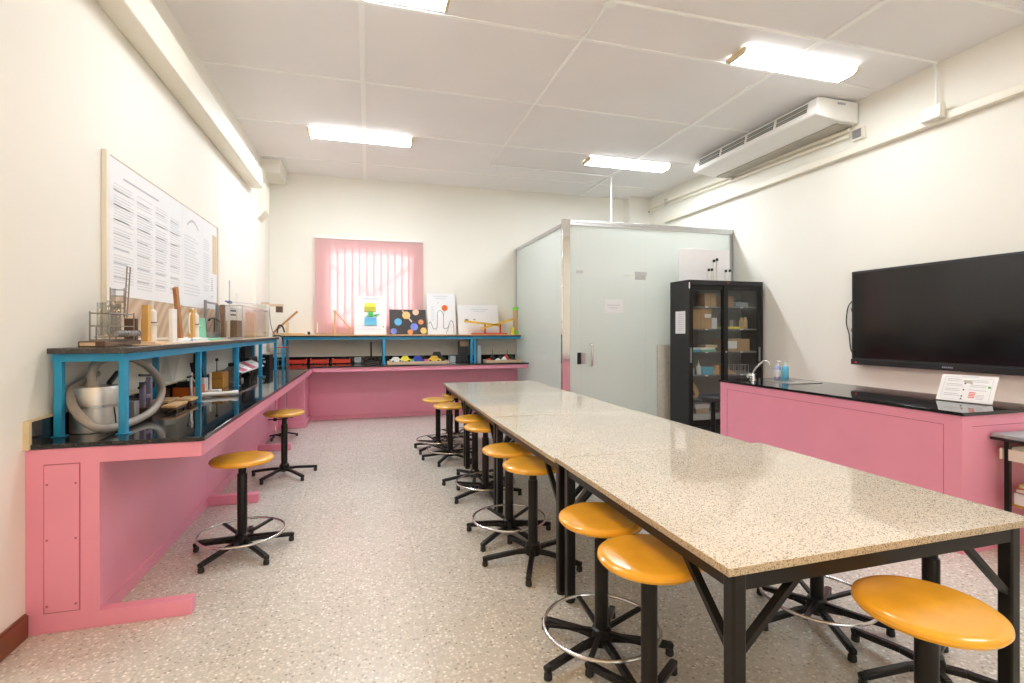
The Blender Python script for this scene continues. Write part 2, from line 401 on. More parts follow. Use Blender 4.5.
struct('baseboard_left', MB().box(XL, XL+0.018, YF, 2.865, 0, 0.105).box(XL, XL+0.012, YF, 2.865, 0.105, 0.112), 'brown_paint', bevel=0.003, label='glossy brown baseboard on the left wall', cat='baseboard')
struct('baseboard_right', MB().box(XR-0.018, XR, YF, 6.37, 0, 0.105), 'brown_paint', bevel=0.003, label='brown baseboard on the television wall', cat='baseboard')
# window
win = tag(bpy.data.objects.new('window_1', None), 'window glowing behind the pink vertical blind', 'window', kind='structure'); C.objects.link(win); win.location = (0.04, YB+0.06, WZ0); win['_o'] = tuple(win.location)
f = MB()
f.box(WX0, WX0+0.05, YB+0.04, YB+0.09, WZ0, WZ1).box(WX1-0.05, WX1, YB+0.04, YB+0.09, WZ0, WZ1)
f.box(WX0+0.05, WX1-0.05, YB+0.04, YB+0.09, WZ0, WZ0+0.05).box(WX0+0.05, WX1-0.05, YB+0.04, YB+0.09, WZ1-0.05, WZ1)
f.build('window_frame', 'white_plastic', win)
MB().box(WX0+0.05, WX1-0.05, YB+0.06, YB+0.066, WZ0+0.05, WZ1-0.05).build('pane', 'window_glass', win)
g = MB()
g.bar((WX0+0.02, YB+0.12, 2.62), (WX1-0.02, YB+0.12, 1.60), 0.03, 0.075, up=(0,1,0)).bar((WX0+0.02, YB+0.125, 1.58), (WX1-0.02, YB+0.125, 2.66), 0.03, 0.075, up=(0,1,0))
g.build('shadow_bars', 'steel', win)  # crossed bars added outside the pane to cast an X shadow on the blind

fill_win = tag(bpy.data.objects.new('fill_window', None), 'added fill light window behind the viewer, out of view', 'window', kind='structure'); C.objects.link(fill_win); fill_win.location = (1.9, YF-0.06, FZ0); fill_win['_o'] = tuple(fill_win.location)  # added opening, never in view: sky through it fills the room from behind
f = MB().box(FX0, FX1, YF-0.10, YF-0.05, FZ0, FZ0+0.05).box(FX0, FX1, YF-0.10, YF-0.05, FZ1-0.05, FZ1)
for k in range(6): x = FX0+(FX1-FX0-0.05)*k/5; f.box(x, x+0.05, YF-0.10, YF-0.05, FZ0+0.05, FZ1-0.05)
f.build('window_frame', 'white_plastic', fill_win)
MB().box(FX0+0.05, FX1-0.05, YF-0.078, YF-0.072, FZ0+0.05, FZ1-0.05).build('pane', 'window_glass', fill_win)

# ------------------------------------------------------------------ vertical blind
BY = 8.868
bl = thing('vertical_blind', 'pink vertical blind glowing with daylight on the far wall', 'blind', (0.036, BY, 1.37))
MB().box(-0.845, 0.915, BY-0.022, BY+0.03, 2.945, 2.985).box(-0.75,-0.72, BY+0.03, YB, 2.955, 2.975).box(0.79, 0.82, BY+0.03, YB, 2.955, 2.975).build('headrail', 'white_plastic', bl, bevel=0.004)
nv = 15; pw = 1.742/nv
for k in range(nv):
    xc = -0.835+pw*(k+.5)
    MB().obox((xc, BY, 2.165), (math.cos(R(11)), math.sin(R(11)), 0), (-math.sin(R(11)), math.cos(R(11)), 0), (0,0,1), pw*.60, 0.0008, 0.78).build('vane', 'blind_fabric', bl)
MB().tube([(-0.842, BY-0.03, 2.95), (-0.842, BY-0.03, 1.75)], 0.003, 6).build('pull_cord', 'white_plastic', bl)
MB().cyl((-0.80, BY-0.032, 1.40), (-0.80, BY-0.032, 1.56), 0.012, n=10).build('cord_weight', 'white_plastic', bl)

# ------------------------------------------------------------------ ceiling lights
def ceiling_light(x0, x1, y0, y1, label, m):
    t = thing('ceiling_light', label, 'ceiling light', ((x0+x1)/2, (y0+y1)/2, ZC-0.10), group=None)
    MB().box(x0+0.02, x1-0.02, y0+0.05, y1-0.05, ZC-0.03, ZC).build('mounting_tray', 'white_plastic', t)
    p = [(y0+0.03, ZC-0.072), (y1-0.03, ZC-0.072), (y1, ZC-0.05), (y1, ZC-0.025), (y0, ZC-0.025), (y0, ZC-0.05)]
    d = MB().use(m).yz(p, x0+0.025, x1-0.025)
    d.use('lamp_side')
    for k in range(2, 8):
        if k != 2: d.m[k] = d.cur                # only the lower lens glows at full strength
    d.build('diffuser', m, t)
    q = [(y0+0.027, ZC-0.075), (y1-0.027, ZC-0.075), (y1+0.003, ZC-0.052), (y1+0.003, ZC-0.022), (y0-0.003, ZC-0.022), (y0-0.003, ZC-0.052)]
    for a, b in ((x0, x0+0.025), (x1-0.025, x1)):
        MB().yz(q, a, b).build('end_cap', 'beige_plastic', t)
ceiling_light(-0.735, 0.575, 6.78, 7.04, 'lit fluorescent ceiling light nearest the pink window blind', 'lamp_far')
ceiling_light(3.12, 4.49, 6.80, 7.06, 'lit fluorescent ceiling light above the glass room', 'lamp_far')
ceiling_light(3.25, 4.58, 3.79, 4.03, 'lit fluorescent ceiling light beside the air conditioner', 'lamp_cool')
ceiling_light(-0.735, 0.60, 3.74, 3.99, 'lit fluorescent ceiling light cut by the top edge of the picture', 'lamp_cool')
ceiling_light(-0.735, 0.60, -0.55, -0.30, 'added warm fill ceiling light behind the viewer on the bench side, out of view', 'fill_lamp_warm')  # added unseen fixture, throws warm light on the near bench end
ceiling_light(3.25, 4.58, 0.70, 0.95, 'added fill ceiling light nearest the viewer on the television side, out of view', 'lamp_cool')  # added unseen fixture that evens out the light at the near end

# ------------------------------------------------------------------ trunking, conduit, air conditioner
t = thing('cable_trunking', 'deep cream box trunking high on the left wall', 'trunking', (XL, 3, 3.34))
MB().box(XL, XL+0.165, YF, 7.48, 3.34, 3.57).build('body', 'trunk_paint', t, bevel=0.012)
MB().box(XL, XL+0.155, YF, 7.49, 3.577, 3.59).build('lid', 'trunk_paint', t)
MB().box(XL, XL+0.14, YF, 7.46, 3.57, 3.577).build('shadow_gap', 'black_plastic', t)  # black strip stands for the shadowed gap along the trunking top
b = MB().xz([(XL+0.05, 2.98), (XL+0.15, 3.10), (XL+0.15, 3.47), (XL+0.05, 3.47)], 7.70, 8.02)
single('trunking_box', b, 'trunk_paint', 'small cream trunking drop box at the end of the left wall', 'trunking box')
single('ledge_trunking', MB().box(XR-0.075, XR, YF, 8.12, 3.40, 3.475), 'trunk_paint', 'long cream trunking along the television wall below the air conditioner', 'trunking', bevel=0.006)
t = thing('refrigerant_pipe', 'pair of cream lagged pipes clamped to the television wall', 'pipe', (XR-0.04, 6, 3.62))
MB().cyl((XR-0.035, 8.66, 3.80), (XR-0.035, 4.45, 3.695), 0.026, n=14).build('upper_pipe', 'trunk_paint', t)
MB().cyl((XR-0.03, 8.66, 3.735), (XR-0.03, 4.45, 3.635), 0.022, n=14).build('lower_pipe', 'trunk_paint', t)
MB().cyl((XR-0.03, 8.66, 3.735), (XR-0.03, 8.70, 3.735), 0.016, n=10).build('pipe_end', 'black_plastic', t)
for y in (8.1, 6.35):
    z = 3.69+ (y-4.45)*0.0245
    MB().box(XR-0.07, XR, y-0.02, y+0.02, z-0.07, z+0.055).build('clamp', 'steel', t, bevel=0.004)
ac = thing('air_conditioner', 'long white ceiling-hung air conditioner on the television wall', 'air conditioner', (4.95, 5.4, 3.72))
ya, yb_ = 4.36, 6.50
prof = [(4.72, 3.972), (4.695, 3.955), (4.665, 3.81), (4.675, 3.785), (4.70, 3.772), (4.99, 3.738), (5.265, 3.733), (5.265, 3.972)]
MB().xz(prof, ya, yb_).build('body', 'ac_white', ac, bevel=0.012)
MB().box(5.02, 5.245, ya+0.06, yb_-0.06, 3.724, 3.735).build('return_filter', 'ac_filter', ac)
gl = yb_-ya-0.20
gu = Vector((0.03, 0, 0.145)).normalized(); gn = Vector((-0.145, 0, 0.03)).normalized()
for k in range(4):
    y0 = ya+0.10+k*gl/4+0.025; y1 = y0+gl/4-0.05
    c0 = Vector((4.679, (y0+y1)/2, 3.882))
    gr = MB().obox(c0, gu, (0,1,0), gn, 0.056, (y1-y0)/2, 0.003).build('grille', 'ac_dark', ac)
    s = MB()
    for q in (-0.053, -0.028, 0.0, 0.027, 0.053):
        hh = 0.0045 if q in (-0.053, 0.0, 0.053) else 0.0015
        s.obox(c0+gu*q+gn*0.005, gu, (0,1,0), gn, hh, (y1-y0)/2, 0.004)
    s.build('louvre', 'ac_white', gr)
for y in (4.50, 6.34):
    for x in (4.78, 5.16):
        if y > 5 and x > 5: continue
        MB().cyl((x, y, 3.965), (x, y, ZC), 0.008, n=8).cyl((x, y, 3.972), (x, y, 3.985), 0.016, n=8).build('hanger', 'steel', ac)
MB().box(4.97, 5.05, ya-0.004, ya, 3.915, 3.94).build('badge', 'grey_plastic', ac)
MB().box(5.06, 5.075, ya-0.004, ya, 3.915, 3.94).build('badge', 'grey_plastic', ac)
t = thing('isolator_switch', 'small grey switch box on the wall under the air conditioner', 'switch', (XR-0.03, 4.35, 3.55))
MB().box(XR-0.045, XR, 4.28, 4.42, 3.55, 3.68).build('box', 'cream_plastic', t, bevel=0.006)
MB().box(XR-0.06, XR-0.045, 4.30, 4.40, 3.57, 3.66).build('rocker', 'grey_metal', t, bevel=0.004)
t = thing('junction_box', 'cream junction box where the conduit meets the wall trunking', 'junction box', (XR-0.06, 3.53, 3.45))
MB().box(XR-0.13, XR-0.075, 3.43, 3.62, 3.42, 3.56).build('box', 'cream_plastic', t, bevel=0.008)
MB().box(XR-0.14, XR-0.13, 3.44, 3.61, 3.43, 3.55).build('cover', 'cream_plastic', t, bevel=0.004)
cz = ZC-0.014
t = thing('conduit', 'thin white conduit crossing the ceiling to the television wall and glass room', 'conduit', (1.81, 3.56, cz))
MB().tube([(1.83, 3.56, cz), (3.88, 3.53, cz-0.004), (5.10, 3.53, cz), (5.20, 3.53, cz-0.03), (5.228, 3.53, cz-0.12), (5.228, 3.53, 3.56)], 0.0135, 8, smooth=5).build('wall_run', 'batten_paint', t)
MB().tube([(1.81, 3.60, cz), (1.81, 7.57, cz)], 0.0135, 8).build('long_run', 'batten_paint', t)
MB().tube([(1.82, 7.59, cz), (3.86, 7.62, cz)], 0.012, 8).build('cross_run', 'batten_paint', t)
MB().cyl((3.89, 7.63, 2.98), (3.89, 7.63, cz), 0.012, n=10).build('drop_pipe', 'batten_paint', t)
MB().cyl((1.81, 3.56, ZC-0.045), (1.81, 3.56, ZC), 0.05, n=16).build('round_box', 'batten_paint', t)
MB().box(3.85, 3.93, 7.59, 7.67, ZC-0.03, ZC).build('elbow_box', 'batten_paint', t)
MB().tube([(1.79, 3.56, cz), (-0.70, 3.50, cz)], 0.0115, 8).build('bench_run', 'batten_paint', t)

# ------------------------------------------------------------------ television
tv = thing('television', 'large black flat television mounted on the cream wall', 'television', (XR-0.05, 3.43, 1.05))
TY0, TY1, TZ0, TZ1 = 2.46, 4.385, 1.05, 2.08
MB().box(XR-0.085, XR-0.035, TY0, TY1, TZ0, TZ1).build('housing', 'black_plastic', tv, bevel=0.006)
MB().box(XR-0.0865, XR-0.085, TY0+0.025, TY1-0.025, TZ0+0.075, TZ1-0.025).build('screen', 'screen', tv)
MB().box(XR-0.098, XR-0.085, TY0, TY1, TZ0, TZ0+0.06).build('bottom_bezel', 'charcoal_paint', tv, bevel=0.004)
s = MB()
for k in range(6): s.box(XR-0.0995, XR-0.098, 3.36+k*0.016, 3.371+k*0.016, TZ0+0.024, TZ0+0.038)
s.build('logo', 'grey_plastic', tv)
MB().box(XR-0.0995, XR-0.098, 4.31, 4.335, TZ0+0.018, TZ0+0.034).build('indicator', 'red_paint', tv)
MB().box(XR-0.035, XR, 3.0, 3.9, 1.35, 1.80).build('wall_bracket', 'black_steel', tv)
cb = MB().tube([(XR-0.03, 4.39, 1.78), (XR-0.02, 4.48, 1.70), (XR-0.015, 4.51, 1.52), (XR-0.02, 4.47, 1.38), (XR-0.015, 4.455, 1.22), (XR-0.03, 4.39, 1.12)], 0.006, 6, smooth=5)
single('cable', cb, 'black_plastic', 'black cable loop hanging beside the television edge', 'cable')
for z, m, n in ((1.66, 'blue_toy', 'blue'), (1.43, 'red_paint', 'red')):
    single('cable_plug', MB().cyl((XR-0.03, 4.425, z-0.02), (XR-0.03, 4.425, z+0.02), 0.010, n=8), m, 'small %s plug beside the television edge' % n, 'plug')

# ------------------------------------------------------------------ bench along the left and far walls
ZT = 0.89
cp = MB().prism([(XL, 2.865), (-0.79, 2.865), (-0.79, 8.07), (2.60, 8.07), (2.60, YB), (XL, YB)], (0,0,0.868), (1,0,0), (0,1,0), (0,0,ZT-0.868))
wt = thing('worktop', 'L-shaped black granite worktop on the pink wall bench', 'worktop', (XL, 2.9, 0.868))
cp.build('slab', 'black_granite', wt, bevel=0.003)
MB().box(XL, XL+0.02, 2.875, YB, ZT, ZT+0.105).build('backsplash', 'black_granite', wt)
MB().box(XL, XL+0.024, 2.855, 2.875, 0.868, ZT+0.112).build('edge_trim', 'beige_plastic', wt)
MB().box(XL, XL+0.022, 2.875, YB, ZT+0.105, ZT+0.113).build('cap_trim', 'beige_plastic', wt)
MB().box(XL+0.02, 2.60, YB-0.02, YB, ZT, ZT+0.105).build('backsplash', 'black_granite', wt)
bb = thing('wall_bench', 'pink painted bench base along the left wall with floor rails', 'bench', (XL, 2.9, 0))
MB().box(XL, -1.262, 2.90, 7.95, 0, 0.865).build('carcass', 'pink_paint', bb)
MB().prism([(XL, 0), (-0.85, 0), (-0.85, 0.075), (-1.24, 0.075), (-1.24, 0.79), (-0.806, 0.79), (-0.806, 0.866), (XL, 0.866)], (0, 2.874, 0), (1,0,0), (0,0,1), (0, 0.026, 0)).build('end_frame', 'pink_paint', bb, bevel=0.002)
MB().box(-1.262, -1.24, 2.90, 2.95, 0.0, 0.79).build('end_return', 'pink_paint', bb)
MB().box(-0.83, -0.804, 2.90, 8.09, 0.79, 0.866).build('apron', 'pink_paint', bb, bevel=0.003)
e = MB().box(-1.456, -1.32, 2.868, 2.874, 0.098, 0.79)
e.build('end_panel', 'pink_paint', bb, bevel=0.002)
e = MB().box(-1.460, -1.456, 2.8725, 2.874, 0.094, 0.794).box(-1.32, -1.316, 2.8725, 2.874, 0.094, 0.794).box(-1.456, -1.32, 2.8725, 2.874, 0.79, 0.794).box(-1.456, -1.32, 2.8725, 2.874, 0.094, 0.098)
e.build('groove', 'pink_groove', bb)
e = MB()
for x in (-1.444, -1.332):
    for z in (0.13, 0.44, 0.70): e.cyl((x, 2.8655, z), (x, 2.8685, z), 0.005, n=8)
e.build('screw', 'pink_groove', bb)
for k, (a, b2) in enumerate(((2.90, 4.60), (4.60, 6.52), (6.52, 7.94))):
    MB().box(-1.262, -1.252, a+(0.05 if k == 0 else 0.002), b2-0.002, 0.075, 0.80).build('back_panel', 'pink_paint', bb)
MB().box(-1.262, -1.246, 2.95, 7.95, 0, 0.075).build('plinth', 'pink_paint', bb, bevel=0.003)
for k, (y, xe) in enumerate(((2.874, -0.85), (4.60, -0.875), (6.52, -0.885))):
    MB().box(-1.246, xe, y+(0.026 if k == 0 else 0), y+0.07, 0, 0.075).build('floor_rail', 'pink_paint', bb, bevel=0.006)
b2 = thing('wall_bench', 'pink painted bench base along the far wall under the shelf', 'bench', (0.8, 8.5, 0))
MB().box(XL, 2.55, 8.60, YB, 0, 0.866).build('carcass', 'pink_paint', b2)
MB().box(-0.80, 2.59, 8.085, 8.11, 0.80, 0.866).build('apron', 'pink_paint', b2, bevel=0.003)
MB().box(-1.26, -0.90, 7.96, 8.60, 0, 0.80).build('corner_panel', 'pink_paint', b2, bevel=0.004)
MB().box(-1.25, -0.875, 7.93, 8.60, 0, 0.10).build('corner_plinth', 'pink_paint', b2, bevel=0.012)
MB().box(-0.90, 2.55, 8.585, 8.60, 0, 0.055).build('plinth', 'pink_paint', b2, bevel=0.004)
for a, c in ((-0.89, 0.55), (0.554, 2.0), (2.004, 2.54)):
    MB().box(a, c, 8.592, 8.60, 0.06, 0.795).build('back_panel', 'pink_paint', b2)

# ------------------------------------------------------------------ blue steel shelves
def leg_at(x, y, w=0.035, z1=1.268):
    return MB().box(x-w/2, x+w/2, y-w/2, y+w/2, ZT+0.006, z1).box(x-w/2-0.012, x+w/2+0.012, y-w/2-0.008, y+w/2+0.008, ZT, ZT+0.006)
sh = thing('shelf', 'long blue steel shelf standing on the left side of the bench', 'shelf', (-1.35, 5.3, ZT))
MB().box(-1.508, -1.178, 2.99, 7.58, 1.307, 1.335).build('board', 'brown_granite', sh, bevel=0.003)
MB().box(-1.235, -1.195, 3.03, 7.56, 1.266, 1.307).box(-1.505, -1.47, 3.03, 7.56, 1.266, 1.307).box(-1.47, -1.235, 3.03, 3.07, 1.266, 1.307).box(-1.47, -1.235, 7.525, 7.56, 1.266, 1.307).build('frame', 'blue_paint', sh)
for y in (3.055, 4.25, 5.38, 6.50, 7.50):
    for x in (-1.212, -1.487): leg_at(x, y).build('leg', 'blue_paint', sh, bevel=0.003)
s2 = thing('shelf', 'long blue steel shelf on the bench under the window', 'shelf', (0.7, 8.7, ZT))
MB().box(-1.30, 2.58, 8.46, 8.925, 1.327, 1.345).build('board', 'black_granite', s2)
MB().box(-1.30, 2.58, 8.465, 8.925, 1.345, 1.362).build('board_top', 'light_wood', s2)
MB().box(-1.285, 2.575, 8.48, 8.51, 1.285, 1.327).box(-1.285, 2.575, 8.88, 8.91, 1.285, 1.327).build('frame', 'blue_paint', s2)
for x in (-1.265, 0.25, 1.70, 1.765):
    for y in (8.495, 8.885): leg_at(x, y, w=0.036, z1=1.285).build('leg', 'blue_paint', s2, bevel=0.003)
single('plywood_sheet', MB().box(-1.50, -1.185, 3.46, 5.15, 1.335, 1.341), 'pale_wood', 'thin pale plywood sheet lying on the left blue shelf', 'board')
single('plywood_sheet', MB().box(-1.50, -1.185, 5.42, 7.55, 1.335, 1.341), 'pale_wood', 'thin pale plywood sheet under the glass tank at the shelf end', 'board')

# ------------------------------------------------------------------ bulletin board on the left wall
bd = thing('bulletin_board', 'cream framed board with a brown wavy face on the left wall', 'board', (XL+0.01, 4.7, 1.40))
MB().box(XL, XL+0.018, 3.605, 5.90, 1.37, 2.492).build('panel', 'wavy_board', bd)
MB().box(XL, XL+0.03, 3.565, 3.605, 1.35, 2.51).box(XL, XL+0.022, 3.605, 5.93, 2.492, 2.51).box(XL, XL+0.03, 5.90, 5.93, 1.35, 2.492).box(XL, XL+0.03, 3.605, 5.90, 1.35, 1.37).build('frame', 'cream_plastic', bd, bevel=0.003)
XP = XL+0.0185
def text_rows(mb, y0, y1, z1, z0, pitch, h, m, x=XP+0.0025, jag=0.25, p_gap=0.12):
    mb.use(m); z = z1
    while z > z0:
        if random.random() > p_gap:
            e = y1-(y1-y0)*jag*random.random()*random.random()
            mb.box(x, x+0.0004, y0+0.0, e, z-h, z)
        z -= pitch
def paper(y0, y1, z0, z1):
    return MB().use('white_paper').box(XP, XP+0.0025, y0, y1, z0, z1)
p = paper(3.612, 4.86, 1.64, 2.488)
text_rows(p, 3.80, 4.45, 2.40, 2.385, 0.03, 0.013, 'ink', p_gap=0)
for a, b3 in ((3.67, 3.95), (4.00, 4.26), (4.31, 4.54), (4.60, 4.82)):
    text_rows(p, a, b3, 2.34, 1.70, 0.0185, 0.0062, 'pale_ink')
    for k in range(7):
        text_rows(p, a, a+(b3-a)*.8, 2.3-k*0.09, 2.295-k*0.09, 0.02, 0.008, 'ink', p_gap=0)
single('wall_chart', p, 'white_paper', 'largest white paper chart with four columns of text on the wall board', 'chart')
p = paper(4.862, 5.40, 1.635, 2.488)
p.use('ink')
for k in range(13):
    u = k/12; y = 4.99+u*0.28; z = 2.34+0.05*math.sin(PI*u)
    p.box(XP+0.0025, XP+0.003, y, y+0.016, z, z+0.022)
text_rows(p, 4.92, 5.34, 2.25, 1.72, 0.028, 0.008, 'pale_ink', jag=0.5)
single('wall_chart', p, 'white_paper', 'white paper chart with an arched heading on the wall board', 'chart')
p = paper(5.402, 5.88, 1.64, 2.486)
text_rows(p, 5.44, 5.62, 2.30, 1.80, 0.022, 0.008, 'pale_ink'); text_rows(p, 5.68, 5.75, 1.95, 1.75, 0.02, 0.008, 'ink')
single('wall_chart', p, 'white_paper', 'narrow white paper chart at the far end of the wall board', 'chart')
single('paper_slip', MB().box(XP+0.0027, XP+0.0047, 5.73, 5.86, 2.0, 2.39), 'tan_paper', 'tan paper slip pinned at the far edge of the wall board', 'paper')

# ------------------------------------------------------------------ things on the left shelf
SZ = 1.335; SP = 1.341; SB = 1.362
x0 = -1.33
t = thing('wooden_case', 'flat dark wooden case with a pale label under the wire tube rack', 'case', (-1.36, 3.35, SZ))
MB().box(-1.45, -1.33, 3.14, 3.58, SZ, SZ+0.032).build('body', 'dark_wood', t, bevel=0.003)
MB().box(-1.441, -1.373, 3.1385, 3.14, SZ+0.007, SZ+0.025).build('label_plate', 'pale_wood', t)
MB().box(-1.33, -1.3285, 3.15, 3.28, SZ+0.004, SZ+0.026).build('side_label', 'brown_wood', t)
zr = SZ+0.032
t = thing('test_tube_rack', 'wire test tube rack full of glass tubes on a dark case', 'rack', (-1.38, 3.32, zr))
w = MB(); r = 0.0038
ya_, yb2, xa, xb = 3.225, 3.52, -1.435, -1.345
for z in (zr+r, zr+0.08, zr+0.15):
    w.tube([(xa, ya_, z), (xb, ya_, z), (xb, yb2, z), (xa, yb2, z)], r, 6, closed=True)
for y in (ya_, yb2):
    for x in (xa, xb): w.tube([(x, y, zr), (x, y, zr+0.16)], r, 6)
w.tube([(xa+0.03, ya_, zr), (xa+0.03, ya_, zr+0.075)], r, 6)
for k in range(1, 6):
    y = ya_+k*(yb2-ya_)/6; w.tube([(xa, y, zr+0.15), (xb, y, zr+0.15)], r*.7, 5); w.tube([(xa, y, zr+0.02), (xb, y, zr+0.02)], r*.7, 5)
w.build('wire_frame', 'wire', t)
w = MB()
for dx in (-0.016, 0.016):
    w.tube([(xb-0.008, 3.435+dx, zr+0.13), (xb-0.012, 3.485+dx*1.3, zr+0.43)], r, 6)
for k in range(9):
    q = k/8; yc = 3.435+.05*q
    w.tube([(xb-0.008-.004*q, yc-.017-.004*q, zr+.13+.30*q), (xb-0.008-.004*q, yc+.017+.004*q, zr+.13+.30*q)], r*.7, 5)
w.build('wire_ladder', 'wire', t)
w = MB()
for k in range(5):
    z = zr+.15+.035*k; w.tube([(xa+0.03, 3.375, z), (xa+0.03, 3.42, z), (xb-0.01, 3.42, z)], r*.75, 5)
w.tube([(xa+.03, 3.375, zr+.135), (xa+.03, 3.375, zr+.30)], r*.75, 5)
w.tube([(xb-.01, 3.42, zr+.135), (xb-.01, 3.42, zr+.30)], r*.75, 5)
w.build('wire_step', 'wire', t)
s = MB()
s.cyl((xb+0.02, ya_+0.03, zr+0.04), (xb+0.02, yb2-0.01, zr+0.04), 0.015, n=12)
for k in range(7): s.cyl((xb+0.02, ya_+0.05+k*0.042, zr+0.04), (xb+0.02, ya_+0.058+k*0.042, zr+0.04), 0.018, n=12)
s.build('spool', 'grey_metal', t)
for k, (y, x) in enumerate([(3.26, -1.405), (3.285, -1.37), (3.31, -1.41), (3.335, -1.37), (3.365, -1.405), (3.39, -1.37), (3.42, -1.41), (3.46, -1.40)]):
    hgt = (0.18, 0.195, 0.185, 0.17, 0.175, 0.18, 0.27, 0.19)[k]
    tag(MB().lathe((x, y, zr+0.026), [(0.004, 0), (0.011, 0.006), (0.013, 0.02), (0.013, hgt-0.004), (0.0155, hgt)], 12).build('test_tube', 'tube_glass'),
        ('tallest glass test tube standing in the wire rack' if k == 6 else 'clear glass test tube standing in the wire rack'), 'test tube', 'glass tubes in the wire rack')
def syringe_stand(y0, label, blockm, dz, withblock=True):
    t = thing('syringe_stand', label, 'syringe apparatus', (-1.33, y0+0.06, SP))
    MB().box(-1.40, -1.26, y0-0.02, y0+0.20, SP, SP+0.014).build('base', 'pale_wood', t, bevel=0.002)
    MB().box(-1.345, -1.31, y0+0.005, y0+0.055, SP+0.014, SP+0.24+dz).build('upright', 'honey_wood', t, bevel=0.002)
    sy = MB().lathe((-1.318, y0+0.10, SP+0.014), [(0.022, 0), (0.022, 0.10), (0.03, 0.105), (0.03, 0.112), (0.021, 0.115), (0.021, 0.19), (0.010, 0.20), (0.004, 0.205), (0.003, 0.255)], 14).build('syringe', 'white_plastic', t)
    MB().cyl((-1.318, y0+0.10, SP+0.119), (-1.318, y0+0.10, SP+0.135), 0.0225, n=14).build('plunger_seal', 'black_plastic', sy)
    if withblock:
        MB().box(-1.42, -1.36, y0-0.035, y0+0.0, SP+0.014, SP+0.155).build('side_block', 'dark_wood', t)
        MB().box(-1.40, -1.345, y0+0.15, y0+0.195, SP+0.014, SP+0.155).build('side_block', 'brown_wood', t)
    else:
        MB().tube([(-1.33, y0-0.005, SP+0.06), (-1.33, y0-0.02, SP+0.12), (-1.33, y0-0.01, SP+0.2), (-1.325, y0+0.06, SP+0.255)], 0.006, 8, smooth=5).build('tubing', 'white_plastic', t)
        MB().box(-1.34, -1.32, y0+0.005, y0+0.15, SP+0.23, SP+0.25).build('crossbar', 'honey_wood', t)
syringe_stand(3.62, 'syringe on a honey coloured upright between dark blocks beside the tube rack', 1, 0.0)
syringe_stand(4.46, 'syringe in a honey coloured frame with white tubing beside the green stand', 1, 0.0, False)
single('white_block', MB().box(-1.34, -1.315, 4.05, 4.14, SP, SP+0.235), 'white_plastic', 'tall white upright block beside the leaning brown plank', 'block', bevel=0.003)
pl = MB().obox((-1.34, 4.235, SP+0.201), (0, -0.285, 1), (1,0,0), (0,1,0.285), 0.202, 0.012, 0.026)
single('wooden_plank', pl, 'mid_wood', 'reddish brown wooden plank tilted against the wall board', 'plank', bevel=0.002)
t = thing('white_tube_set', 'white plastic tubes lying on a sheet at the shelf front', 'tubes', (-1.23, 4.2, SP))
MB().box(-1.27, -1.19, 3.80, 4.45, SP, SP+0.006).build('backing_sheet', 'white_paper', t)
MB().cyl((-1.235, 3.90, SP+0.018), (-1.235, 4.38, SP+0.018), 0.012, n=12).build('tube', 'white_plastic', t)
MB().cyl((-1.21, 4.16, SP+0.016), (-1.21, 4.44, SP+0.016), 0.010, n=12).build('tube', 'white_plastic', t)
MB().cyl((-1.235, 4.12, SP+0.018), (-1.235, 4.17, SP+0.018), 0.0135, n=12).build('band', 'grey_plastic', t)
t = thing('green_stand', 'mint green plastic stand with a triangular back on the shelf', 'stand', (-1.32, 4.9, SP))
MB().box(-1.38, -1.26, 4.66, 5.06, SP, SP+0.02).build('base', 'mint_plastic', t, bevel=0.004)
MB().yz([(4.64, SP+0.02), (4.84, SP+0.02), (4.80, SP+0.185), (4.76, SP+0.185)], -1.345, -1.32).build('back', 'mint_plastic', t, bevel=0.003)
t = thing('balance', 'grey metal balance frame with a black arc beside the green stand', 'balance', (-1.44, 5.3, SZ))
MB().box(-1.49, -1.395, 5.22, 5.64, SZ, SZ+0.07).build('base', 'grey_metal', t, bevel=0.006)
MB().box(-1.45, -1.43, 5.235, 5.26, SZ+0.07, SZ+0.37).box(-1.45, -1.43, 5.60, 5.625, SZ+0.07, SZ+0.35).box(-1.45, -1.43, 5.26, 5.60, SZ+0.345, SZ+0.36).build('frame', 'grey_metal', t)
MB().tube([(-1.42, 5.28, SZ+0.185), (-1.42, 5.36, SZ+0.205), (-1.42, 5.50, SZ+0.205), (-1.42, 5.62, SZ+0.18)], 0.009, 8, smooth=4).build('arc', 'black_plastic', t)
MB().cyl((-1.42, 5.45, SZ+0.07), (-1.42, 5.45, SZ+0.2), 0.006, n=8).build('needle', 'black_plastic', t)
single('steel_tray', MB().box(-1.33, -1.20, 5.18, 5.52, SP-0.006, SP+0.004).box(-1.33, -1.32, 5.18, 5.52, SP+0.004, SP+0.018).box(-1.21, -1.20, 5.18, 5.52, SP+0.004, SP+0.018), 'steel', 'small steel tray in front of the retort stand on the shelf', 'tray')
t = thing('retort_stand', 'tall retort stand with blue clamp and long crossbar on the shelf', 'lab stand', (-1.32, 5.58, SZ))
MB().box(-1.40, -1.25, 5.53, 5.615, SZ, SZ+0.02).build('base', 'grey_metal', t, bevel=0.003)
MB().cyl((-1.32, 5.58, SZ+0.02), (-1.32, 5.58, 1.92), 0.006, n=8).build('rod', 'steel', t)
MB().cyl((-1.32, 5.42, 1.702), (-1.32, 6.95, 1.755), 0.005, n=8).build('crossbar', 'steel', t)
MB().box(-1.332, -1.308, 5.54, 5.64, 1.693, 1.719).cyl((-1.32, 5.45, 1.706), (-1.32, 5.52, 1.706), 0.010, n=10).build('clamp', 'navy_paint', t, bevel=0.003)
MB().cyl((-1.30, 5.55, 1.62), (-1.27, 5.60, 1.62), 0.007, n=8).cyl((-1.30, 5.55, 1.58), (-1.27, 5.60, 1.58), 0.007, n=8).build('lower_clamp', 'black_plastic', t)
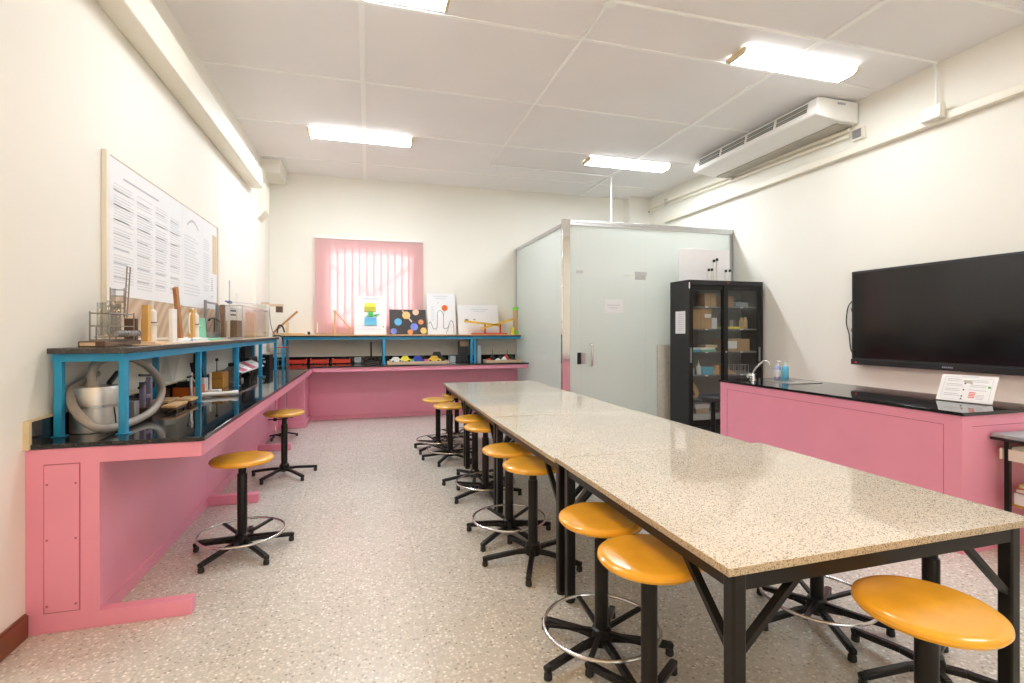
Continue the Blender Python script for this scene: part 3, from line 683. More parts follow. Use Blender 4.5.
single('wooden_post', MB().obox((-1.355, 5.49, SZ+0.175), (1,0,0), (0,1,0.08), (0,-0.08,1), 0.016, 0.03, 0.165), 'brown_wood', 'dark brown wooden post beside the retort stand', 'post', bevel=0.002)
single('wooden_block', MB().box(-1.415, -1.37, 5.70, 5.80, SP+0.006, SP+0.185), 'pale_wood', 'pale tall wooden block inside the glass tank', 'block')
single('wooden_block', MB().box(-1.38, -1.31, 5.84, 6.04, SP+0.006, SP+0.19), 'brown_wood', 'brown tall wooden block inside the glass tank', 'block')
t = thing('glass_tank', 'clear glass tank with steel edges at the shelf end', 'tank', (-1.33, 6.4, SP))
ty0, ty1, tx0, tx1, tz = 5.66, 7.02, -1.43, -1.22, SP+0.33
MB().box(tx0, tx1, ty0, ty1, SP, SP+0.006).box(tx0, tx0+0.004, ty0, ty1, SP+0.006, tz).box(tx1-0.004, tx1, ty0, ty1, SP+0.006, tz).box(tx0+0.004, tx1-0.004, ty0, ty0+0.004, SP+0.006, tz).box(tx0+0.004, tx1-0.004, ty1-0.004, ty1, SP+0.006, tz).build('glass_wall', 'tank_glass', t)
fr = MB()
for x in (tx0, tx1):
    for y in (ty0, ty1): fr.box(x-0.006, x+0.006, y-0.008, y+0.008, SP, tz+0.006)
for y in (ty0, ty1): fr.box(tx0, tx1, y-0.006, y+0.006, tz, tz+0.01)
for x in (tx0, tx1): fr.box(x-0.006, x+0.006, ty0, ty1, tz, tz+0.01)
fr.build('edge_frame', 'steel', t)
single('wooden_board', MB().box(-1.40, -1.30, 6.62, 6.74, SP+0.006, SP+0.30), 'pale_wood', 'pale upright wooden board inside the glass tank', 'board')
single('upright_box', MB().box(-1.38, -1.25, 7.10, 7.28, SP, SP+0.42), 'cream_plastic', 'tall cream upright box beyond the glass tank at the shelf end', 'box', bevel=0.003)
single('white_rod', MB().cyl((-1.47, 6.55, SP), (-1.47, 6.55, SP+0.52), 0.006, n=8), 'white_plastic', 'thin white rod standing against the wall behind the tank', 'rod')
t = thing('clamp_post', 'wooden post with a projecting arm and dark block at the shelf end', 'post', (-1.32, 7.44, SP))
MB().box(-1.37, -1.28, 7.38, 7.46, SP, SP+0.46).build('post', 'pale_wood', t)
MB().box(-1.28, -1.10, 7.40, 7.44, SP+0.41, SP+0.44).build('arm', 'pale_wood', t)
MB().box(-1.19, -1.11, 7.38, 7.46, SP+0.33, SP+0.41).build('weight', 'dark_wood', t, bevel=0.004)
MB().tube([(-1.27, 7.39, SP+0.40), (-1.255, 7.385, SP+0.2), (-1.22, 7.385, SP+0.05), (-1.17, 7.42, SP+0.008)], 0.004, 6, smooth=5).build('cord', 'black_plastic', t)
single('cord', MB().tube([(-1.25, 7.52, SP+0.01), (-1.17, 7.57, SP+0.012), (-1.14, 7.61, SP-0.02), (-1.13, 7.61, SP-0.11)], 0.011, 8, smooth=5), 'black_plastic', 'thick black cord drooping over the shelf end', 'cord')

# ------------------------------------------------------------------ things on the worktop under the left shelf
t = thing('drum_blower', 'silver aluminium drum blower with a thick grey hose', 'blower', (-1.385, 3.27, ZT))
dc = (-1.40, 3.20, ZT)
MB().lathe(dc, [(0.100, 0), (0.105, 0.004), (0.105, 0.128), (0.1035, 0.13)], 40).build('lower_drum', 'brushed_aluminium', t)
MB().lathe(dc, [(0.1035, 0.13), (0.110, 0.131), (0.110, 0.141), (0.1035, 0.142)], 40).build('band', 'steel', t)
MB().lathe(dc, [(0.1035, 0.142), (0.105, 0.144), (0.105, 0.229), (0.101, 0.237), (0.02, 0.24)], 40).build('lid', 'brushed_aluminium', t)
MB().bar((-1.345, 3.215, ZT+0.245), (-1.335, 3.30, ZT+0.305), 0.022, 0.018).cyl((-1.345, 3.23, ZT+0.235), (-1.345, 3.23, ZT+0.265), 0.010, n=8).build('handle', 'black_plastic', t, bevel=0.004)
MB().tube([(-1.300, 3.165, ZT+0.125), (-1.296, 3.175, ZT+0.07), (-1.297, 3.18, ZT+0.006)], 0.003, 6).build('cable', 'black_plastic', t)
MB().cyl((-1.40, 3.17, ZT+0.235), (-1.40, 3.17, ZT+0.26), 0.030, n=16).build('port', 'grey_hose', t)
hp = [(-1.40, 3.17, ZT+0.26), (-1.400, 3.169, 1.20), (-1.388, 3.185, 1.245), (-1.375, 3.25, 1.268), (-1.355, 3.36, 1.272), (-1.310, 3.511, 1.24), (-1.28, 3.665, 1.142), (-1.268, 3.72, 1.041), (-1.268, 3.63, 0.955), (-1.268, 3.439, 0.917), (-1.268, 3.154, 0.915), (-1.290, 3.01, 0.928), (-1.335, 2.985, 0.962), (-1.40, 3.025, 1.01), (-1.45, 3.08, 1.064), (-1.478, 3.145, 1.11), (-1.482, 3.26, 1.14), (-1.482, 3.40, 1.18)]
MB().tube(hp, 0.0215, 14, smooth=8).build('hose', 'grey_hose', t)
single('grey_box', MB().box(-1.38, -1.30, 3.42, 3.48, ZT, ZT+0.12), 'grey_metal', 'small grey metal box beside the silver drum', 'box', bevel=0.005)
t = thing('bench_press', 'purple metal press with black levers behind the grey hose loop', 'press', (-1.36, 3.72, ZT))
MB().box(-1.44, -1.30, 3.66, 3.86, ZT, ZT+0.05).build('base', 'dark_wood', t, bevel=0.003)
MB().box(-1.38, -1.35, 3.68, 3.71, ZT+0.05, ZT+0.21).box(-1.38, -1.35, 3.78, 3.81, ZT+0.05, ZT+0.23).box(-1.38, -1.35, 3.71, 3.78, ZT+0.10, ZT+0.125).build('column', 'purple_metal', t, bevel=0.004)
MB().bar((-1.365, 3.83, ZT+0.24), (-1.365, 3.65, ZT+0.255), 0.014, 0.014).bar((-1.35, 3.70, ZT+0.205), (-1.35, 3.60, ZT+0.18), 0.014, 0.014).build('lever', 'black_plastic', t, bevel=0.003)
for k, (y0, y1, xx0, xx1, lab) in enumerate(((3.76, 3.98, -1.285, -1.20, 'small wooden trolley board right behind the grey hose loop'), (4.02, 4.24, -1.46, -1.33, 'wooden trolley board close to the wall before the orange tray'), (4.08, 4.28, -1.31, -1.21, 'wooden trolley board at the shelf front before the orange tray'))):
    t = thing('trolley_board', lab, 'trolley', ((xx0+xx1)/2, (y0+y1)/2, ZT))
    MB().box(xx0, xx1, y0, y1, ZT+0.030, ZT+0.046).build('deck', 'light_wood', t, bevel=0.002)
    MB().box(xx0+0.005, xx0+0.025, y0+0.01, y1-0.01, ZT+0.012, ZT+0.030).box(xx1-0.025, xx1-0.005, y0+0.01, y1-0.01, ZT+0.012, ZT+0.030).build('runner', 'dark_wood', t)
    for y in (y0+0.04, y1-0.04):
        for x in (xx0+0.012, xx1-0.012):
            MB().cyl((x-0.006, y, ZT+0.012), (x+0.006, y, ZT+0.012), 0.012, n=10).build('wheel', 'black_plastic', t)
for k, (y, x, h_, lab) in enumerate(((3.97, -1.44, 0.20, 'thin steel rod clamp with a black grip behind the hose'), (4.42, -1.31, 0.21, 'steel rod clamp standing behind the orange tray'))):
    t = thing('clamp_stand', lab, 'lab stand', (x, y, ZT))
    MB().box(x-0.04, x+0.04, y-0.05, y+0.05, ZT, ZT+0.012).build('base', 'grey_metal', t)
    MB().cyl((x, y, ZT+0.012), (x, y, ZT+h_), 0.011, n=10).build('rod', 'steel', t)
    MB().bar((x, y-0.08, ZT+h_-0.03), (x, y+0.09, ZT+h_-0.025), 0.014, 0.014).cyl((x+0.012, y+0.06, ZT+h_-0.06), (x+0.012, y+0.06, ZT+h_-0.02), 0.012, n=8).build('clamp', 'black_plastic', t)
t = thing('orange_tray', 'orange plastic tray holding dark parts on the worktop', 'tray', (-1.43, 4.75, ZT))
o = MB().box(-1.50, -1.35, 4.62, 4.90, ZT, ZT+0.006)
o.box(-1.50, -1.494, 4.62, 4.90, ZT+.006, ZT+0.075).box(-1.356, -1.35, 4.62, 4.90, ZT+.006, ZT+0.075).box(-1.494, -1.356, 4.62, 4.626, ZT+.006, ZT+0.075).box(-1.494, -1.356, 4.894, 4.90, ZT+.006, ZT+0.075)
o.build('tray', 'orange_plastic', t)
MB().box(-1.48, -1.38, 4.65, 4.74, ZT+0.006, ZT+0.12).box(-1.47, -1.38, 4.77, 4.86, ZT+0.006, ZT+0.10).build('contents', 'black_plastic', t, bevel=0.008)
t = thing('prism_plates', 'two slanted glass plates forming a V on a grey stand', 'glass plates', (-1.44, 4.22, ZT))
MB().box(-1.49, -1.40, 4.17, 4.30, ZT, ZT+0.02).box(-1.46, -1.43, 4.22, 4.25, ZT+0.02, ZT+0.16).build('stand', 'grey_metal', t)
MB().bar((-1.42, 4.22, ZT+0.16), (-1.42, 4.13, ZT+0.34), 0.10, 0.004, up=(0,1,0)).build('plate', 'clear_glass', t)
MB().bar((-1.42, 4.26, ZT+0.16), (-1.42, 4.36, ZT+0.33), 0.10, 0.004, up=(0,1,0)).build('plate', 'clear_glass', t)
t = thing('meter', 'black tilted panel meter on a white stand', 'meter', (-1.44, 4.6, ZT))
MB().box(-1.49, -1.36, 4.92, 5.04, ZT, ZT+0.12).build('base', 'white_plastic', t, bevel=0.004)
MB().obox((-1.43, 4.98, ZT+0.19), (1,0,0.15), (0,1,0), (-0.15,0,1), 0.045, 0.012, 0.07).build('panel', 'black_plastic', t, bevel=0.003)
MB().cyl((-1.40, 4.918, ZT+0.06), (-1.40, 4.914, ZT+0.06), 0.025, n=16).build('dial', 'white_plastic', t)
t = thing('column_meter', 'narrow black column frame near the orange tray', 'stand', (-1.47, 4.85, ZT))
MB().box(-1.50, -1.465, 5.08, 5.16, ZT, ZT+0.03).build('base', 'black_plastic', t)
MB().box(-1.49, -1.47, 5.08, 5.10, ZT+0.03, ZT+0.33).box(-1.49, -1.47, 5.14, 5.16, ZT+0.03, ZT+0.33).box(-1.49, -1.47, 5.10, 5.14, ZT+0.31, ZT+0.33).build('frame', 'black_plastic', t)
t = thing('plastic_pipe', 'white plastic pipe lying across the worktop before the ochre box', 'pipe', (-1.18, 4.58, ZT))
MB().cyl((-1.29, 4.55, ZT+0.022), (-1.07, 4.615, ZT+0.022), 0.017, n=14).build('pipe', 'white_plastic', t)
MB().cyl((-1.07, 4.615, ZT+0.022), (-1.03, 4.627, ZT+0.022), 0.021, n=14).build('joint', 'white_plastic', t)
t = thing('t_stand', 'white T-shaped stand beside the ochre wooden box', 'stand', (-1.36, 4.96, ZT))
MB().box(-1.335, -1.24, 4.90, 4.99, ZT, ZT+0.02).build('base', 'white_plastic', t, bevel=0.003)
MB().box(-1.325, -1.31, 4.93, 4.95, ZT+0.02, ZT+0.17).build('stem', 'white_plastic', t, bevel=0.003)
t = thing('wooden_box', 'ochre wooden box with a dark lid line on the worktop', 'box', (-1.33, 5.15, ZT))
MB().box(-1.40, -1.295, 5.24, 5.44, ZT, ZT+0.145).build('body', 'ochre_wood', t, bevel=0.003)
MB().box(-1.401, -1.294, 5.2385, 5.24, ZT+0.085, ZT+0.090).build('lid_line', 'dark_wood', t)
MB().cyl((-1.36, 5.3, ZT+0.145), (-1.36, 5.3, ZT+0.25), 0.004, n=6).cyl((-1.36, 5.3, ZT+0.25), (-1.36, 5.3, ZT+0.275), 0.012, n=8).build('pin', 'black_plastic', t)
t = thing('electric_motor', 'grey electric motor beyond the ochre wooden box', 'motor', (-1.36, 5.85, ZT))
MB().box(-1.42, -1.28, 5.72, 5.98, ZT, ZT+0.03).build('base', 'grey_metal', t)
MB().cyl((-1.35, 5.75, ZT+0.10), (-1.35, 5.90, ZT+0.10), 0.068, n=20).build('body', 'grey_metal', t, bevel=0.006)
MB().cyl((-1.35, 5.90, ZT+0.10), (-1.35, 5.97, ZT+0.10), 0.03, n=14).cyl((-1.35, 5.93, ZT+0.10), (-1.35, 5.95, ZT+0.10), 0.05, n=18).build('pulley', 'steel', t)
MB().cyl((-1.36, 5.748, ZT+0.10), (-1.36, 5.75, ZT+0.10), 0.04, n=18).build('end_plate', 'steel', t)
MB().box(-1.38, -1.32, 5.78, 5.87, ZT+0.163, ZT+0.20).build('terminal_box', 'black_plastic', t)
t = thing('card_rack', 'sloping white board with pink cards on the worktop', 'display board', (-1.31, 6.3, ZT))
pf, pk = Vector((-1.245, 0, 0.985)), Vector((-1.39, 0, 1.06))
sl = (pk-pf).normalized(); sn = Vector((-sl.z, 0, sl.x)); sn = sn if sn.z > 0 else -sn
mid = (pf+pk)/2; sw = (pk-pf).length/2
MB().obox(mid+Vector((0, 6.34, 0)), sl, (0,1,0), sn, sw, 0.56, 0.006).build('board', 'white_plastic', t)
MB().box(-1.385, -1.37, 5.80, 5.815, ZT, 1.04).box(-1.385, -1.37, 6.86, 6.875, ZT, 1.04).box(-1.28, -1.265, 5.80, 5.815, ZT, 0.985).box(-1.28, -1.265, 6.86, 6.875, ZT, 0.985).build('prop', 'dark_wood', t)
for k, m in ((5.92, 'pink_card'), (6.14, 'white_paper'), (6.37, 'pink_card'), (6.60, 'white_paper')):
    MB().obox(mid+Vector((0, k, 0))+sn*0.0085, sl, (0,1,0), sn, sw*.85, 0.095, 0.0025).build('card', m, t)
t = thing('black_apparatus', 'black upright apparatus box behind the sloping card board', 'apparatus', (-1.45, 7.0, ZT))
MB().box(-1.50, -1.40, 6.84, 7.30, ZT, ZT+0.20).build('body', 'black_plastic', t, bevel=0.006)
MB().box(-1.49, -1.45, 6.86, 7.26, ZT+0.20, ZT+0.37).build('panel', 'charcoal_paint', t, bevel=0.004)
MB().tube([(-1.398, 6.96, ZT+0.14), (-1.39, 7.02, ZT+0.11), (-1.39, 7.10, ZT+0.11), (-1.398, 7.16, ZT+0.14)], 0.006, 6, smooth=4).build('handle', 'steel', t)
t = thing('speaker_box', 'tall dark grey box with small labels near the bench corner', 'box', (-1.37, 7.8, ZT))
MB().box(-1.44, -1.31, 7.64, 7.92, ZT, ZT+0.20).build('body', 'charcoal_paint', t, bevel=0.006)
MB().box(-1.41, -1.37, 7.637, 7.64, ZT+0.145, ZT+0.16).build('label_mark', 'white_paper', t)
MB().box(-1.39, -1.36, 7.637, 7.64, ZT+0.09, ZT+0.12).build('label_mark', 'white_paper', t)
MB().lathe((-1.375, 7.78, ZT+0.20), [(0.05, 0), (0.05, 0.012), (0.01, 0.014)], 18).build('dial_base', 'steel', t)
t = thing('wire_rack', 'thin dark wire rack near the corner of the bench', 'rack', (-1.2, 7.75, ZT))
w = MB()
for y in (7.70, 7.90):
    for x in (-1.24, -1.10): w.tube([(x, y, ZT), (x, y, ZT+0.30)], 0.004, 6)
for z in (ZT+0.03, ZT+0.12, ZT+0.21): w.tube([(-1.24, 7.70, z), (-1.10, 7.70, z), (-1.10, 7.90, z), (-1.24, 7.90, z)], 0.0035, 6, closed=True)
w.build('frame', 'wire', t)
MB().box(-1.24, -1.10, 7.70, 7.90, ZT+0.295, ZT+0.305).build('top', 'red_paint', t)

# ------------------------------------------------------------------ things on the far shelf
t = thing('wooden_sextant', 'wooden inclined arm instrument on a flat board in the corner', 'instrument', (-1.25, 8.66, SB))
MB().box(-1.44, -0.98, 8.58, 8.76, SB, SB+0.022).build('base', 'light_wood', t, bevel=0.002)
MB().bar((-1.43, 8.66, SB+0.03), (-1.08, 8.66, SB+0.37), 0.02, 0.03).build('arm', 'mid_wood', t)
MB().box(-1.25, -1.21, 8.645, 8.675, SB+0.022, SB+0.20).build('post', 'pale_wood', t)
MB().tube([(-1.37, 8.64, SB+0.025), (-1.365, 8.635, SB+0.10), (-1.335, 8.635, SB+0.15), (-1.29, 8.635, SB+0.12), (-1.265, 8.63, SB+0.035)], 0.012, 8, smooth=5).build('arc', 'black_plastic', t)
single('rubber_ball', MB().lathe((-0.905, 8.62, SB), [(0.006, 0), (0.018, 0.006), (0.025, 0.025), (0.018, 0.044), (0.006, 0.05)], 14), 'black_plastic', 'small black ball beside the wooden instrument', 'ball')
t = thing('wooden_triangle', 'thin wooden triangle frame standing before the pink blind', 'frame', (-0.4, 8.72, SB))
MB().box(-0.535, -0.505, 8.70, 8.72, SB, SB+0.375).build('post', 'light_wood', t)
MB().cyl((-0.52, 8.69, SB+0.375), (-0.52, 8.73, SB+0.375), 0.024, n=14).build('pivot', 'light_wood', t)
MB().bar((-0.51, 8.71, SB+0.365), (-0.275, 8.71, SB+0.09), 0.016, 0.02).build('brace', 'light_wood', t)
MB().box(-0.275, -0.258, 8.70, 8.72, SB, SB+0.12).build('foot', 'light_wood', t)

def board_frame(x0, x1, z0, z1, y, lean=0.06):
    """a board leaning back against the wall: returns its base point and in-plane axes"""
    U = Vector((x1-x0, 0, 0)); V = Vector((0, lean, z1-z0)); N = Vector((0, -1, 0)); n = U.cross(V).normalized()
    if n.y > 0: n = -n
    return Vector((x0, y, z0)), U, V, n
class Flat:
    def __init__(s, x0, x1, z0, z1, y, lean=0.05): s.O, s.U, s.V, s.n = board_frame(x0, x1, z0, z1, y, lean)
    def at(s, u, v, h=0.0): return s.O+s.U*u+s.V*v+s.n*h
    def rect(s, mb, u0, u1, v0, v1, h0, h1):
        c = s.at((u0+u1)/2, (v0+v1)/2, (h0+h1)/2)
        return mb.obox(c, s.U, s.V, s.n, s.U.length*abs(u1-u0)/2, s.V.length*abs(v1-v0)/2, (h1-h0)/2)
    def disc(s, mb, u, v, r, h0, h1, n=24): return mb.cyl(s.at(u, v, h0), s.at(u, v, h1), r, n=n)
TH = 0.006
F = Flat(-0.215, 0.292, SB, 2.0, 8.66, 0.16)
t = thing('science_poster', 'white poster with yellow, green and blue blocks before the blind', 'poster', (0.04, 8.66, SB))
m = MB().use('white_paper'); F.rect(m, 0, 1, 0, 1, -TH, 0); m.use('ink')
for k in range(9): F.rect(m, 0.27+k*0.055, 0.30+k*0.055+.012, 0.93-(k % 3)*.006, 0.955-(k % 3)*.006, 0, 0.0006)
m.use('pale_ink')
for k in range(5):
    F.rect(m, 0.06, 0.82+0.1*random.random(), 0.085+k*0.035, 0.097+k*0.035, 0, 0.0006)
m.use('black_ink'); F.rect(m, 0.90, 0.93, 0.19, 0.215, 0, 0.0006)
m.build('sheet', 'white_paper', t)
def iso(F, u0, u1, v0, v1, top, side, name):
    m = MB().use(side); F.rect(m, u0, u1, v0, v0+(v1-v0)*.55, 0, 0.02); m.use(top)
    F.rect(m, u0+.01, u1-.01, v0+(v1-v0)*.55, v1, 0, 0.016); m.build(name, side, t)
iso(F, 0.31, 0.67, 0.60, 0.82, 'lemon_paint', 'olive_paint', 'yellow_block')
iso(F, 0.31, 0.70, 0.24, 0.44, 'planet_blue', 'sky_card', 'blue_block')
m = MB(); F.rect(m, 0.44, 0.58, 0.46, 0.58, 0, 0.018); m.bar(F.at(0.36, 0.47, 0.01), F.at(0.78, 0.53, 0.01), 0.012, 0.012); m.bar(F.at(0.42, 0.56, 0.012), F.at(0.72, 0.47, 0.012), 0.012, 0.012)
m.build('green_block', 'green_paint', t)
F = Flat(0.345, 0.955, SB, 1.785, 8.66, 0.12)
t = thing('planet_picture', 'dark picture of coloured planets leaning under the blind', 'picture', (0.65, 8.66, SB))
m = MB(); F.rect(m, 0, 1, 0, 1, -0.008, 0); m.build('panel', 'dark_card', t)
for u, v, r, mm, lab in ((0.46, 0.77, 0.068, 'planet_yellow', 1), (0.235, 0.50, 0.062, 'planet_blue', 0), (0.115, 0.13, 0.052, 'planet_violet', 0), (0.72, 0.90, 0.055, 'planet_peach', 0), (0.86, 0.50, 0.044, 'planet_orange', 0), (0.67, 0.30, 0.064, 'planet_violet', 0), (0.56, 0.10, 0.045, 'planet_orange', 0), (0.93, 0.15, 0.055, 'planet_yellow', 0)):
    p = F.disc(MB(), u, v, r, 0, 0.0015).build('planet', mm, t)
    if lab:
        q = MB().bar(F.at(u-0.11, v+0.19, 0.002), F.at(u+0.15, v-0.27, 0.002), 0.022, 0.002, up=tuple(F.n)).build('ring', 'planet_peach', p)
F = Flat(0.985, 1.475, SB, 2.075, 8.70, 0.18)
t = thing('drawing_poster', 'white poster of a line-drawn hand holding an orange circle', 'poster', (1.23, 8.70, SB))
m = MB().use('white_paper'); F.rect(m, 0, 1, 0, 1, -TH, 0); m.use('pale_ink')
for k in range(9): F.rect(m, 0.22+k*0.058, 0.262+k*0.058, 0.915, 0.95, 0, 0.0006)
for k in range(6): F.rect(m, 0.30+k*0.06, 0.345+k*0.06, 0.865, 0.89, 0, 0.0006)
for k in range(5): F.rect(m, 0.13, 0.25, 0.66-k*0.075, 0.675-k*0.075, 0, 0.0006); F.rect(m, 0.14, 0.22, 0.635-k*0.075, 0.648-k*0.075, 0, 0.0006)
F.rect(m, 0.36, 0.42, 0.76, 0.79, 0, 0.0006)
m.build('sheet', 'white_paper', t)
pts = [(0.05, .26), (.10, .30), (.16, .20), (.20, .13), (.26, .14), (.31, .13), (.34, .25), (.35, .45), (.38, .55), (.45, .58), (.52, .55), (.56, .48), (.56, .25), (.57, .15), (.64, .14), (.72, .18), (.77, .27), (.82, .33), (.88, .31), (.92, .20), (.92, .03)]
MB().tube([F.at(u, v, 0.002) for u, v in pts], 0.0035, 6, smooth=4).tube([F.at(0.77, 0.27, 0.002), F.at(0.70, 0.10, 0.002), F.at(0.64, 0.02, 0.002)], 0.003, 6).build('hand_outline', 'black_ink', t)
F.disc(MB(), 0.62, 0.645, 0.052, 0, 0.008).build('orange_circle', 'orange_plastic', t)
MB().cyl(F.at(0.60, 0.57, 0.002), F.at(0.57, 0.45, 0.002), 0.002, n=6).build('string', 'black_ink', t)
F = Flat(1.515, 2.245, SB, 1.88, 8.70, 0.12)
t = thing('white_sheet', 'wide white card leaning behind the red and yellow ramp', 'card', (1.88, 8.70, SB))
m = MB().use('white_paper'); F.rect(m, 0, 1, 0, 1, -TH, 0); m.use('pale_ink')
for k in range(10): F.rect(m, 0.33+k*.042, .362+k*.042, .83, .87, 0, .0006)
for k in range(7): F.rect(m, 0.38+k*.042, .41+k*.042, .77, .80, 0, .0006)
F.rect(m, .45, .95, .33, .335, 0, .0006); F.rect(m, .45, .95, .40, .405, 0, .0006)
m.use('black_ink'); F.rect(m, .17, .25, .46, .51, 0, .0015); F.rect(m, .38, .42, .49, .52, 0, .0015); F.rect(m, .385, .43, .40, .44, 0, .0015)
m.build('card', 'white_paper', t)
t = thing('marble_ramp', 'red and yellow marble ramp toy on the far shelf', 'toy ramp', (2.05, 8.60, SB))
MB().box(1.72, 2.36, 8.56, 8.64, SB, SB+0.022).build('base', 'red_paint', t, bevel=0.004)
MB().box(1.95, 1.975, 8.585, 8.615, SB+0.022, SB+0.205).box(2.225, 2.25, 8.585, 8.615, SB+0.022, SB+0.18).build('post', 'red_paint', t)
def trough(p0, p1):
    b = MB(); p0, p1 = Vector(p0), Vector(p1)
    b.bar(p0, p1, 0.06, 0.008); 
    for s_ in (-1, 1): b.bar(p0+Vector((0, s_*0.028, 0.015)), p1+Vector((0, s_*0.028, 0.015)), 0.006, 0.03)
    return b
trough((1.60, 8.60, SB+0.215), (2.22, 8.60, SB+0.145)).build('trough', 'yellow_paint', t)
trough((1.89, 8.60, SB+0.085), (2.47, 8.60, SB+0.255)).build('trough', 'yellow_paint', t)
single('yellow_block', MB().box(2.43, 2.48, 8.56, 8.62, SB, SB+0.12), 'lemon_paint', 'small yellow block before the green capped tube', 'block')
t = thing('cardboard_tube', 'brown cardboard tube with bright green end caps', 'tube', (2.535, 8.66, SB))
MB().cyl((2.535, 8.66, SB+0.05), (2.535, 8.66, SB+0.43), 0.045, n=20).build('tube', 'cork_tube', t)
for z in (SB, SB+0.43): MB().cyl((2.535, 8.66, z), (2.535, 8.66, z+0.055), 0.053, n=20).build('cap', 'lime_plastic', t, bevel=0.004)

# ------------------------------------------------------------------ things on the worktop under the far shelf
for k in range(3):
    x = (-1.215, -0.885, -0.555)[k]
    t = thing('red_cart', ('red model cart nearest the bench corner', 'red model cart in the middle of the row of three', 'red model cart beside the grey bracket')[k], 'cart', (x+0.15, 8.66, ZT), group='red carts under the far shelf')
    MB().box(x, x+0.275, 8.60, 8.72, ZT+0.012, ZT+0.03).box(x, x+0.275, 8.60, 8.61, ZT+0.03, ZT+0.07).box(x, x+0.275, 8.71, 8.72, ZT+0.03, ZT+0.07).box(x, x+0.012, 8.61, 8.71, ZT+0.03, ZT+0.085).box(x+0.263, x+0.275, 8.61, 8.71, ZT+0.03, ZT+0.085).build('body', 'red_paint', t)
    for dx in (0.05, 0.225):
        for y in (8.597, 8.723): MB().cyl((x+dx, y-0.003, ZT+0.013), (x+dx, y+0.003, ZT+0.013), 0.013, n=10).build('wheel', 'black_plastic', t)
t = thing('grey_bracket', 'grey grooved metal block beside the red carts', 'block', (-0.16, 8.66, ZT))
b = MB()
for k in range(3): b.box(-0.21+k*0.036, -0.18+k*0.036, 8.62, 8.70, ZT, ZT+0.10)
b.box(-0.21, -0.108, 8.62, 8.70, ZT, ZT+0.02); b.build('body', 'grey_plastic', t)
t = thing('black_pole_stand', 'thin black pole stand under the far shelf', 'stand', (0.05, 8.66, ZT))
MB().box(-0.06, 0.16, 8.60, 8.72, ZT, ZT+0.02).box(-0.02, 0.12, 8.62, 8.70, ZT+0.02, ZT+0.045).build('base', 'black_plastic', t, bevel=0.004)
MB().cyl((0.05, 8.66, ZT+0.045), (0.05, 8.66, ZT+0.33), 0.014, n=10).cyl((0.05, 8.66, ZT+0.33), (0.05, 8.66, ZT+0.345), 0.022, n=10).build('pole', 'black_plastic', t)
def tray(x0, x1, label):
    t = thing('wooden_tray', label, 'tray', ((x0+x1)/2, 8.5, ZT))
    MB().box(x0, x1, 8.34, 8.62, ZT, ZT+0.012).box(x0, x1, 8.34, 8.35, ZT+.012, ZT+0.035).box(x0, x1, 8.61, 8.62, ZT+.012, ZT+0.035).box(x0, x0+0.01, 8.35, 8.61, ZT+.012, ZT+0.035).box(x1-0.01, x1, 8.35, 8.61, ZT+.012, ZT+0.035).build('tray', 'pale_wood', t)
tray(0.30, 1.30, 'shallow wooden tray of toy cars under the far shelf')
tray(1.93, 2.56, 'shallow wooden tray of electric parts by the glass room')
def car(x, y, l, h_, m, label, rz):
    t = thing('toy_car', label, 'toy car', (x, y, ZT+0.012), rz)
    b = MB().prism([(-l/2, .018), (l/2, .018), (l/2, .018+h_*.35), (l*.30, .018+h_*.45), (l*.15, .018+h_), (-l*.22, .018+h_), (-l*.36, .018+h_*.5), (-l/2, .018+h_*.42)], (0, -0.035, 0), (1,0,0), (0,0,1), (0, 0.07, 0))
    b.build('body', m, t, local=True, bevel=0.004)
    for sx in (-l*.3, l*.3):
        for sy in (-0.038, 0.038): MB().cyl((sx, sy-0.006, 0.02), (sx, sy+0.006, 0.02), 0.02, n=12).build('wheel', 'dark_rubber', t, local=True)
car(0.44, 8.46, 0.20, 0.075, 'white_plastic', 'white toy car in the shallow wooden tray', R(14))
car(0.60, 8.55, 0.20, 0.085, 'lemon_paint', 'bright yellow toy car behind the white one', R(-8))
car(0.80, 8.47, 0.20, 0.085, 'blue_toy', 'deep blue toy car in the shallow wooden tray', R(5))
car(1.07, 8.47, 0.22, 0.085, 'yellow_paint', 'yellow and black toy car at the tray end', R(-10))
car(1.13, 8.57, 0.26, 0.15, 'black_plastic', 'black toy truck behind the yellow toy car', R(4))
single('toy_block', MB().box(0.90, 0.95, 8.42, 8.46, ZT+0.012, ZT+0.065), 'pink_toy', 'small pink toy block beside the blue toy car', 'toy block', bevel=0.004)
single('toy_block', MB().box(0.69, 0.73, 8.40, 8.44, ZT+0.012, ZT+0.06), 'cyan_toy', 'small teal toy block beside the blue toy car', 'toy block', bevel=0.004)
single('foam_block', MB().box(1.32, 1.42, 8.42, 8.60, ZT, ZT+0.11), 'grey_plastic', 'blue grey foam block beside the toy truck', 'block', bevel=0.004)
single('foam_block', MB().box(1.425, 1.50, 8.42, 8.60, ZT, ZT+0.11), 'black_plastic', 'black block between the foam and the dark tall box', 'block', bevel=0.004)
t = thing('battery_box', 'dark tall box with a wooden top under the far shelf', 'box', (1.58, 8.55, ZT))
MB().box(1.505, 1.655, 8.53, 8.70, ZT, ZT+0.27).build('body', 'charcoal_paint', t, bevel=0.004)
MB().box(1.505, 1.655, 8.53, 8.70, ZT+0.27, ZT+0.36).build('top', 'brown_wood', t)
single('acrylic_sheet', MB().box(1.80, 1.87, 8.50, 8.60, ZT, ZT+0.28), 'grey_plastic', 'pale blue panel standing beside the shelf legs', 'panel')
